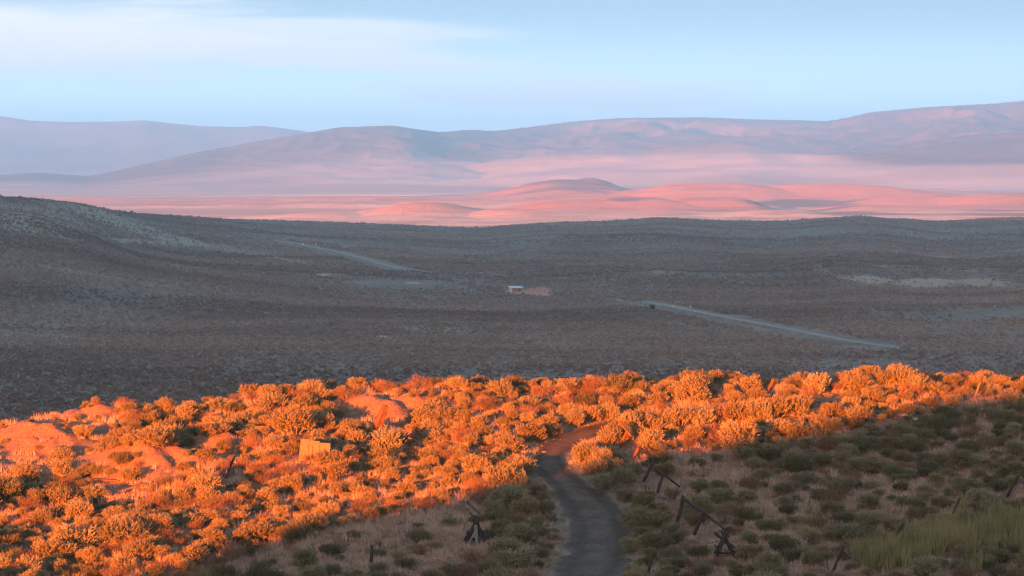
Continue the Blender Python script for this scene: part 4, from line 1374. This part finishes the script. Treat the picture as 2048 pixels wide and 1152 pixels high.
def post(u0, v0, u1, v1, r0=0.07, r1=0.06, m='wood', parent=None, dy=0.0, name='post', sink=0.25, seed=0, **kw):
    f = at(u0, v0)
    t = P3(u1, v1, f.y + dy)
    d = (t - f).normalized()
    return log(name, f - d * sink, t, r0, r1, M[m], parent, seed=seed, **kw)


# thick leaning timber standing in the bush
o = post(751, 868, 773, 812, 0.20, 0.17, 'timber', dy=-0.1, name='timber', seed=1, square=True)
from mathutils import Quaternion
o.rotation_quaternion = o.rotation_quaternion @ Quaternion((0, 0, 1), 0.25)
tag(o, 'thick squared timber leaning right, upright among the lit bushes by the bare mound', 'timber post')
# short dark post on the grass
o = post(742, 1130, 744, 1091, 0.075, 0.07, 'wood_dark', name='fence_post', seed=2)
tag(o, 'short upright dark post alone on the shaded grass left of the track', 'post')

# pale board standing on edge
f0 = at(596, 922); f1 = at(660, 926)
root = empty('board_panel', ((f0 + f1) / 2))
w_ = (f1 - f0).length
tag(root, 'pale tan upright board of three wide planks standing behind lit bushes', 'board')
ang = math.atan2((f1 - f0).y, (f1 - f0).x)
for k in range(3):
    a0 = -w_ / 2 + k * w_ / 3; a1 = a0 + w_ / 3 - 0.015
    th = 0.05; hh = 1.02 + [0.08, 0.0, -0.10][k]
    v_ = [(a0, 0, -0.1), (a1, 0, -0.1), (a1, th, -0.1), (a0, th, -0.1), (a0 + 0.0, 0.22, hh), (a1, 0.22, hh - 0.02), (a1, 0.22 + th, hh - 0.02), (a0, 0.22 + th, hh)]
    if k == 0: v_[4] = (a0 + 0.12, 0.22, hh); v_[7] = (a0 + 0.12, 0.22 + th, hh)
    q = mesh_obj('plank', v_, [(3, 2, 1, 0), (4, 5, 6, 7), (0, 1, 5, 4), (1, 2, 6, 5), (2, 3, 7, 6), (3, 0, 4, 7)], M['board'], parent=root)
    q.rotation_euler = (0, 0, ang)
q = mesh_obj('batten', [(-w_ * .12, -0.035, 0.15), (w_ * -.05, -0.035, 0.15), (w_ * -.05, 0.10, 0.8), (-w_ * .12, 0.10, 0.8), (-w_ * .12, 0.02, 0.15), (w_ * -.05, 0.02, 0.15), (w_ * -.05, 0.16, 0.8), (-w_ * .12, 0.16, 0.8)],
             [(0, 1, 2, 3), (7, 6, 5, 4), (0, 4, 5, 1), (1, 5, 6, 2), (2, 6, 7, 3), (3, 7, 4, 0)], M['board'], parent=root)
q.rotation_euler = (0, 0, ang)


def plank_between(name, a, b, width, thick, m, tilt=0.0):
    a = Vector(a); b = Vector(b); L = (b - a).length
    n = 6; r = np.random.default_rng(int(abs(a.x) * 100))
    V = []
    for i in range(n + 1):
        t = i / n; wv = width * (1 + r.uniform(-.06, .06)) * (1 if 0 < i < n else 0.85)
        for (sx, sz) in ((-1, -1), (1, -1), (1, 1), (-1, 1)):
            V.append((sx * wv / 2, sz * thick / 2, t * L + r.uniform(-.01, .01)))
    f = []
    for i in range(n):
        for j in range(4): f.append((i * 4 + j, i * 4 + (j + 1) % 4, i * 4 + 4 + (j + 1) % 4, i * 4 + 4 + j))
    f.append((3, 2, 1, 0)); f.append(tuple(n * 4 + j for j in range(4)))
    o = mesh_obj(name, V, f, M[m])
    o.location = a; o.rotation_mode = 'QUATERNION'
    from mathutils import Quaternion
    o.rotation_quaternion = (b - a).to_track_quat('Z', 'Y') @ Quaternion((0, 0, 1), tilt)
    return o


def lying(u0, v0, u1, v1, h0=0.08, h1=0.08):
    a = at(u0, v0); b = at(u1, v1); return a + Vector((0, 0, h0)), b + Vector((0, 0, h1))


a, b = lying(441, 958, 462, 934, 0.15, 0.55)
tag(plank_between('plank', a, b, 0.22, 0.05, 'timber', 0.3), 'broad splintered plank propped up on the lit clay bank', 'plank')
a, b = lying(452, 958, 470, 925, 0.05, 0.35)
tag(plank_between('plank', a, b, 0.12, 0.05, 'wood_dark', 0.2), 'narrow dark-edged plank crossing the splintered plank on the clay bank', 'plank')
a, b = lying(225, 992, 285, 976, 0.12, 0.18)
tag(plank_between('plank', a, b, 0.22, 0.06, 'wood'), 'long grey plank lying in shade below the clay bank', 'plank')
a, b = lying(172, 965, 238, 966, 0.15, 0.12)
tag(plank_between('plank', a, b, 0.14, 0.06, 'timber'), 'thin lit plank lying flat at the left foot of the clay bank', 'plank')
a, b = lying(515, 915, 550, 909, 0.15, 0.15)
tag(plank_between('plank', a, b, 0.18, 0.06, 'timber'), 'short lit plank left of the pale upright board', 'plank')
a, b = lying(576, 896, 594, 890, 0.25, 0.4)
tag(plank_between('plank', a, b, 0.08, 0.05, 'timber'), 'thin stick poking out just left of the pale board', 'stick')
a, b = lying(500, 905, 478, 905, 0.1, 0.1)

# fence on the right of the track: leaning posts, rails fallen from post to post
fence = empty('rail_fence', at(1320, 980))
tag(fence, 'broken wooden fence of leaning posts and sloping rails right of the track', 'fence')
for i, (ub, vb, ut, vt, r_) in enumerate([(1236, 897, 1254, 861, 0.09), (1264, 918, 1279, 889, 0.09), (1284, 966, 1308, 921, 0.075), (1314, 986, 1329, 944, 0.08), (1353, 1049, 1368, 992, 0.09), (1387, 1070, 1408, 1023, 0.09)]):
    post(ub, vb, ut, vt, r_, r_ * 0.9, 'timber' if i < 2 else 'wood_dark', fence, dy=0.0, name='post', seed=20 + i)


def rail(u0, v0, u1, v1, b0, b1, parent, m='wood_dark', r_=0.06, seed=0, name='rail'):
    """rail between two photo positions; b0/b1 = (u, v) feet that give each end's distance"""
    y0 = at(*b0).y; y1 = at(*b1).y
    return log(name, P3(u0, v0, y0), P3(u1, v1, y1), r_, r_ * 0.9, M[m], parent, seed=seed, wob=0.01)


rail(1238, 843, 1262, 872, (1236, 897), (1266, 905), fence, 'timber', seed=31)
rail(1277, 894, 1307, 920, (1264, 918), (1290, 940), fence, seed=32)
rail(1314, 901, 1292, 922, (1318, 912), (1288, 950), fence, seed=33, r_=0.05)
rail(1313, 938, 1360, 974, (1306, 980), (1360, 990), fence, seed=34)
rail(1369, 999, 1408, 1024, (1353, 1049), (1392, 1066), fence, seed=35, r_=0.07)
rail(1408, 1026, 1450, 1060, (1392, 1068), (1450, 1082), fence, seed=36, r_=0.07)


# triangular rock cribs


def rock_mesh(name, r_, seed, m, loc, sq=(1, 1, 0.75)):
    rr = np.random.default_rng(seed)
    import bmesh
    bm = bmesh.new(); bmesh.ops.create_icosphere(bm, subdivisions=2, radius=1)
    V = np.array([v.co[:] for v in bm.verts]); f = [tuple(v.index for v in q.verts) for q in bm.faces]; bm.free()
    dirs = unit(rr.normal(size=(7, 3))); dist = rr.uniform(0.55, 0.9, 7)
    for d, l in zip(dirs, dist):
        k = V @ d; over = np.maximum(0, k - l); V = V - over[:, None] * d * 0.9
    V = V * np.array(sq) * r_ * (1 + rr.uniform(-.04, .04, (len(V), 1)))
    return mesh_obj(name, V, f, m, loc=loc)


def crib(cu_, cv_, label, sc, mt, seed, top=None):
    c0 = at(cu_, cv_)
    root = empty('rock_crib', c0, 0)
    tag(root, label, 'rock crib')
    h = 1.15 * sc; w_ = 0.52 * sc
    for i, dyy in enumerate((-0.35, 0.5)):
        d2 = dyy * sc
        for sx in (-1, 1):
            A = c0 + Vector((sx * w_, d2, float(NZ(c0.x + sx * w_, c0.y + d2)) - c0.z - 0.1)); B = c0 + Vector((-sx * 0.10 * sc, d2 + (0.06 if sx > 0 else -0.06), h))
            log('leg', A, B, 0.085 * sc, 0.08 * sc, mt, root, seed=seed + i * 2 + sx)
    for j, (zz, ww) in enumerate(((0.30, 0.42), (0.34, -0.42))):
        log('side_rail', c0 + Vector((ww * sc, -0.55 * sc, zz * sc)), c0 + Vector((ww * sc, 0.70 * sc, zz * sc + 0.1)), 0.045 * sc, 0.045 * sc, mt, root, seed=seed + 9 + j)
    log('cross_rail', c0 + Vector((-0.52 * sc, -0.43 * sc, 0.26 * sc)), c0 + Vector((0.52 * sc, -0.43 * sc, 0.22 * sc)), 0.05 * sc, 0.05 * sc, mt, root, seed=seed + 12)
    return root, c0


rc, c0 = crib(1450, 1114, 'dark triangular timber crib holding pale stones at the end of the right fence', 0.95, M['wood_dark'], 60)
stones = [(-0.16, 0.10, 0.42, 0.13, 'rock_pale', 'upper pale stone inside the right timber crib'), (-0.22, 0.0, 0.16, 0.12, 'rock_pale', 'lower left pale stone inside the right timber crib'),
          (0.06, 0.1, 0.34, 0.14, 'rock_brown', 'brown stone beside the upper pale stone in the right crib'), (0.10, 0.0, 0.14, 0.15, 'rock_brown', 'largest brown stone low in the right timber crib'), (0.22, 0.12, 0.24, 0.10, 'rock_pale', 'small grey stone at the right inside the right crib')]
for j, (a, b, c, r_, m_, l_) in enumerate(stones):
    tag(rock_mesh('stone', r_, 700 + j, M[m_], c0 + Vector((a, b - 0.25, c))), l_, 'stone')
log_ = rail(1430, 1066, 1472, 1100, (1436, 1100), (1474, 1110), rc, r_=0.075, seed=71, name='fallen_rail')

rc, c0 = crib(951, 1086, 'dark crossed timber crib with a pale fallen plank left of the track', 0.95, M['wood_dark'], 80)
for j, (a, b, c, r_, l_) in enumerate([(0.18, -0.05, 0.16, 0.15, 'brown stone low inside the left timber crib'), (-0.05, 0.1, 0.18, 0.14, 'dark stone in the middle of the left timber crib')]):
    tag(rock_mesh('stone', r_, 720 + j, M['rock_brown'], c0 + Vector((a, b - 0.2, c))), l_, 'stone')
a = P3(955, 1098, c0.y - 0.62); b = P3(951, 1050, c0.y - 0.50)
tag(plank_between('plank', a, b, 0.14, 0.04, 'wood_pale'), 'pale grey plank standing against the front of the left crib', 'plank')
a = P3(937, 1087, c0.y - 0.7); b = P3(949, 1066, c0.y - 0.55)
tag(plank_between('plank', a, b, 0.07, 0.04, 'wood_pale'), 'small pale stick leaning at the left of the left crib', 'stick')
fl = empty('rail_fence', at(938, 1050))
tag(fl, 'remains of a fence with two dark sloping rails above the left crib', 'fence')
rail(934, 1004, 960, 1028, (930, 1040), (962, 1060), fl, seed=90, r_=0.04)
rail(934, 1018, 956, 1044, (930, 1052), (957, 1080), fl, seed=91, r_=0.045)
post(926, 1062, 941, 1010, 0.035, 0.03, 'wood', fl, name='post', seed=92)
o = post(910, 983, 921, 956, 0.035, 0.03, 'board', name='fence_stake', seed=93); tag(o, 'thin sunlit stake leaning right in lit bushes above the left crib', 'stake')
o = post(924, 1010, 933, 987, 0.035, 0.03, 'board', name='fence_stake', seed=94); tag(o, 'thin half-lit stake leaning right just below the sunlit stake', 'stake')

singles = [(1292, 1156, 1309, 1108, 'wood_dark', 0.055, 'dark leaning post at the bottom edge right of the track'),
           (1534, 784, 1547, 759, 'timber', 0.08, 'short lit leaning post on the crest right of the centre'),
           (1684, 782, 1696, 762, 'timber', 0.06, 'lit leaning post stub among tall bushes on the right crest'),
           (1799, 788, 1810, 766, 'timber', 0.06, 'lit leaning post beside the tallest bushes on the right crest'),
           (1947, 802, 1961, 766, 'board', 0.055, 'lit leaning post at the edge of shade near the right crest'),
           (2030, 806, 2037, 782, 'timber', 0.05, 'thin dim post at the far right crest'),
           (2014, 993, 2038, 950, 'wood_dark', 0.06, 'dark leaning post in shade at the right frame edge'),
           (1780, 1092, 1806, 1045, 'wood_dark', 0.06, 'dark leaning post left of the yellow-green grass'),
           (1900, 1040, 1921, 996, 'wood_dark', 0.045, 'dim leaning post half hidden in shaded bushes above the yellow-green grass'),
           (1272, 803, 1280, 788, 'timber', 0.06, 'small lit leaning post behind the bend of the track')]
for i, (a, b, c, d, m_, r_, l_) in enumerate(singles):
    r_ *= 1.25
    o = post(a, b, c, d, r_, r_ * 0.9, m_, name='fence_post', seed=100 + i)
    tag(o, l_, 'post')
fl2 = empty('rail_fence', at(1664, 1148))
tag(fl2, 'dark leaning post with a short rail stub near the bottom edge', 'fence')
post(1662, 1152, 1688, 1094, 0.07, 0.06, 'wood_dark', fl2, name='post', seed=120)
rail(1686, 1104, 1700, 1116, (1664, 1148), (1690, 1150), fl2, seed=121, r_=0.035)

# loose stones
for i, (u, v, r_, m_, l_) in enumerate([(1132, 961, 0.07, 'rock_pale', 'small white stone on the track just below the bend'), (1192, 963, 0.09, 'rock_pale', 'pale stone at the right edge of the track'),
                                         (1812, 833, 0.34, 'rock_pale', 'flat pale slab of rock at the shade edge on the right'), (1828, 840, 0.2, 'rock_pale', 'smaller pale rock right of the flat pale slab'), (959, 800, 0.16, 'rock_pale', 'pale rock near the crest in a gap between bushes'),
                                         (1697, 1055, 0.25, 'rock_pale', 'pale grey rock in the shaded grass above the lower right posts'), (1628, 777, 0.14, 'rock_pale', 'white stone among bushes on the right crest'), (380, 805, 0.22, 'rock_brown', 'grey rock at the left crest between lit bushes'),
                                         (1088, 905, 0.12, 'rock_brown', 'small brown stone on the left verge at the bend')]):
    f = at(u, v)
    tag(rock_mesh('rock', r_, 740 + i, M[m_], f + Vector((0, 0, r_ * 0.15)), sq=(1.25, 1, 0.5)), l_, 'rock')

# pebbles and clods on the clay banks and the track
pn = 26000
xp = rng.uniform(-32, 20, pn); yp = rng.uniform(114, 158, pn)
rp = road_dist(xp, yp)
kp = (rng.uniform(size=pn) < near_bare(xp, yp) * 0.8) | ((rp < 0.1) & (rng.uniform(size=pn) < 0.3))
xp, yp = xp[kp], yp[kp]; rp = rp[kp]; n = len(xp)
s_ = rng.lognormal(math.log(0.035), 0.5, n); s_ = np.minimum(s_, 0.16); s_ = np.where(rp < 0.1, np.minimum(s_ * 0.7, 0.03), s_)
peb = []
for i in range(3):
    q = rock_mesh('pebble', 1.0, 760 + i, M['rock_brown'], (0, 0, 0)); COL.objects.unlink(q); peb.append(q)
scatter('pebbles', np.stack([xp, yp, NZ(xp, yp) + 0.03 * (rp < 0.1)], 1), rng.uniform(0, 6.28, (n, 3)), np.stack([s_, s_, s_ * 0.7], 1), rng.integers(0, 3, n), peb, label='loose stones and clods on the clay banks and track', cat='stones')

# ------------------------------------------------------------------ shed in the valley
sx_, sy_ = vpix(np.array([1033.0]), np.array([583.0]))
sx_, sy_ = float(sx_[0]), float(sy_[0])
sc1 = sy_ / F
WID = 24 * sc1; DEP = 5.0; HH = 7.2 * sc1
sz_ = float(gvz(np.array([sx_]), np.array([sy_]))[0])
shed = empty('shed', (sx_, sy_, sz_ - 0.1), R(12))
tag(shed, 'small shed with pale metal roof, red-brown front and white end on bare red ground', 'shed')


def box(name, x0, x1, y0, y1, z0, z1, m, parent, sk=0.0):
    v_ = [(x0, y0, z0), (x1, y0, z0), (x1, y1, z0), (x0, y1, z0), (x0, y0, z1), (x1, y0, z1), (x1, y1, z1 + sk), (x0, y1, z1 + sk)]
    return mesh_obj(name, v_, [(3, 2, 1, 0), (4, 5, 6, 7), (0, 1, 5, 4), (1, 2, 6, 5), (2, 3, 7, 6), (3, 0, 4, 7)], m, parent=parent)


box('front_wall', -WID / 2, WID / 2, 0, 0.2, 0, HH, M['wall_red'], shed)
box('back_wall', -WID / 2, WID / 2, DEP - 0.2, DEP, 0, HH + 1.0, M['wall_red'], shed)
box('end_wall', WID / 2 - 0.2, WID / 2, 0.2, DEP - 0.2, 0, HH, M['wall_red'], shed, 0.95)
box('end_wall', -WID / 2 - 0.02, -WID / 2 + 0.9, -0.06, DEP - 0.2, 0, HH - 0.01, M['wall_white'], shed, 0.95)['label'] = 'white end wall'
box('door', WID * 0.2, WID * 0.34, -0.05, -0.004, 0.05, HH * 0.85, M['door_dark'], shed)
rf = mesh_obj('roof', [(-WID / 2 - .5, -0.6, HH - .05), (WID / 2 + .5, -0.6, HH - .05), (WID / 2 + .5, DEP + .4, HH + 0.75), (-WID / 2 - .5, DEP + .4, HH + 0.75),
                       (-WID / 2 - .5, -0.6, HH + .2), (WID / 2 + .5, -0.6, HH + .2), (WID / 2 + .5, DEP + .4, HH + 1.0), (-WID / 2 - .5, DEP + .4, HH + 1.0)],
              [(3, 2, 1, 0), (4, 5, 6, 7), (0, 1, 5, 4), (1, 2, 6, 5), (2, 3, 7, 6), (3, 0, 4, 7)], M['roof'], parent=shed)

# small yellow marker signs beside the highway
sg = [(606, 493, 'left of the two yellow signs at the far end of the highway'), (631, 494, 'right of the two yellow signs at the far end of the highway'),
      (968, 565, 'left of the two yellow signs left of the shed'), (1001, 565, 'right of the two yellow signs left of the shed, nearer the shed'),
      (1346, 618, 'left of the two yellow signs by the nearer highway stretch'), (1382, 618, 'right of the two yellow signs by the nearer highway stretch'),
      (1539, 654, 'tiny yellow marker halfway down the nearer highway stretch'), (1826, 706, 'tiny yellow marker where the highway leaves behind the hill')]
for i, (u, v, l_) in enumerate(sg):
    a, b = vpix(np.array([float(u)]), np.array([float(v)]))
    a, b = float(a[0]), float(b[0]); z = float(gvz(np.array([a]), np.array([b]))[0])
    root = empty('road_sign', (a, b, z), 0)
    tag(root, l_, 'road sign', 'yellow signs along the highway')
    px = b / F
    s_ = (2.9 if i < 6 else 1.6) * px
    hpost = max(1.0, 5.0 * px)
    v_, f_ = tube_np([(0, 0.06, -0.4), (0, 0.06, hpost + s_ * 0.8)], [0.06, 0.05], 6)
    mesh_obj('sign_post', v_, f_, M['metal_post'], parent=root)
    d = s_ * 0.72
    v_ = [(0, 0, hpost - d), (d, 0, hpost), (0, 0, hpost + d), (-d, 0, hpost), (0, -0.03, hpost - d), (d, -0.03, hpost), (0, -0.03, hpost + d), (-d, -0.03, hpost)]
    mesh_obj('sign_plate', [(a_, b_, c_ + 0.0) for a_, b_, c_ in v_], [(0, 1, 2, 3), (7, 6, 5, 4), (0, 4, 5, 1), (1, 5, 6, 2), (2, 6, 7, 3), (3, 7, 4, 0)], M['paint_yellow'], parent=root)

# a dark juniper-like bush at the roadside in the valley
a, b = vpix(np.array([1305.0]), np.array([621.0])); a, b = float(a[0]), float(b[0])
pr, pf, ps = RABB[0]
r_ = empty('roadside_shrub', (a, b, float(gvz(np.array([a]), np.array([b]))[0])))
r_.scale = (2.6, 2.6, 3.6)
for c_ in (pf, ps):
    d_ = c_.copy(); COL.objects.link(d_); d_.parent = r_
tag(r_, 'dark upright shrub beside the highway left of the yellow signs', 'shrub')

# ------------------------------------------------------------------ haze
m, N = mat('haze_air')
pv = N.n('ShaderNodeVolumePrincipled')
N.put(pv.inputs['Color'], (0.55, 0.86, 1.0))
pv.inputs['Density'].default_value = 6.2e-5
pv.inputs['Anisotropy'].default_value = 0.85
ou = N.n('ShaderNodeOutputMaterial')
N.t.links.new(pv.outputs[0], ou.inputs['Volume'])
m.cycles.homogeneous_volume = True
x0, x1, y0, y1, z0, z1 = -40000, 40000, -9000, 37000, -262, 580
hz_ = mesh_obj('haze', [(x0, y0, z0), (x1, y0, z0), (x1, y1, z0), (x0, y1, z0), (x0, y0, z1), (x1, y0, z1), (x1, y1, z1), (x0, y1, z1)],
               [(3, 2, 1, 0), (4, 5, 6, 7), (0, 1, 5, 4), (1, 2, 6, 5), (2, 3, 7, 6), (3, 0, 4, 7)], m)
tag(hz_, kind='stuff')
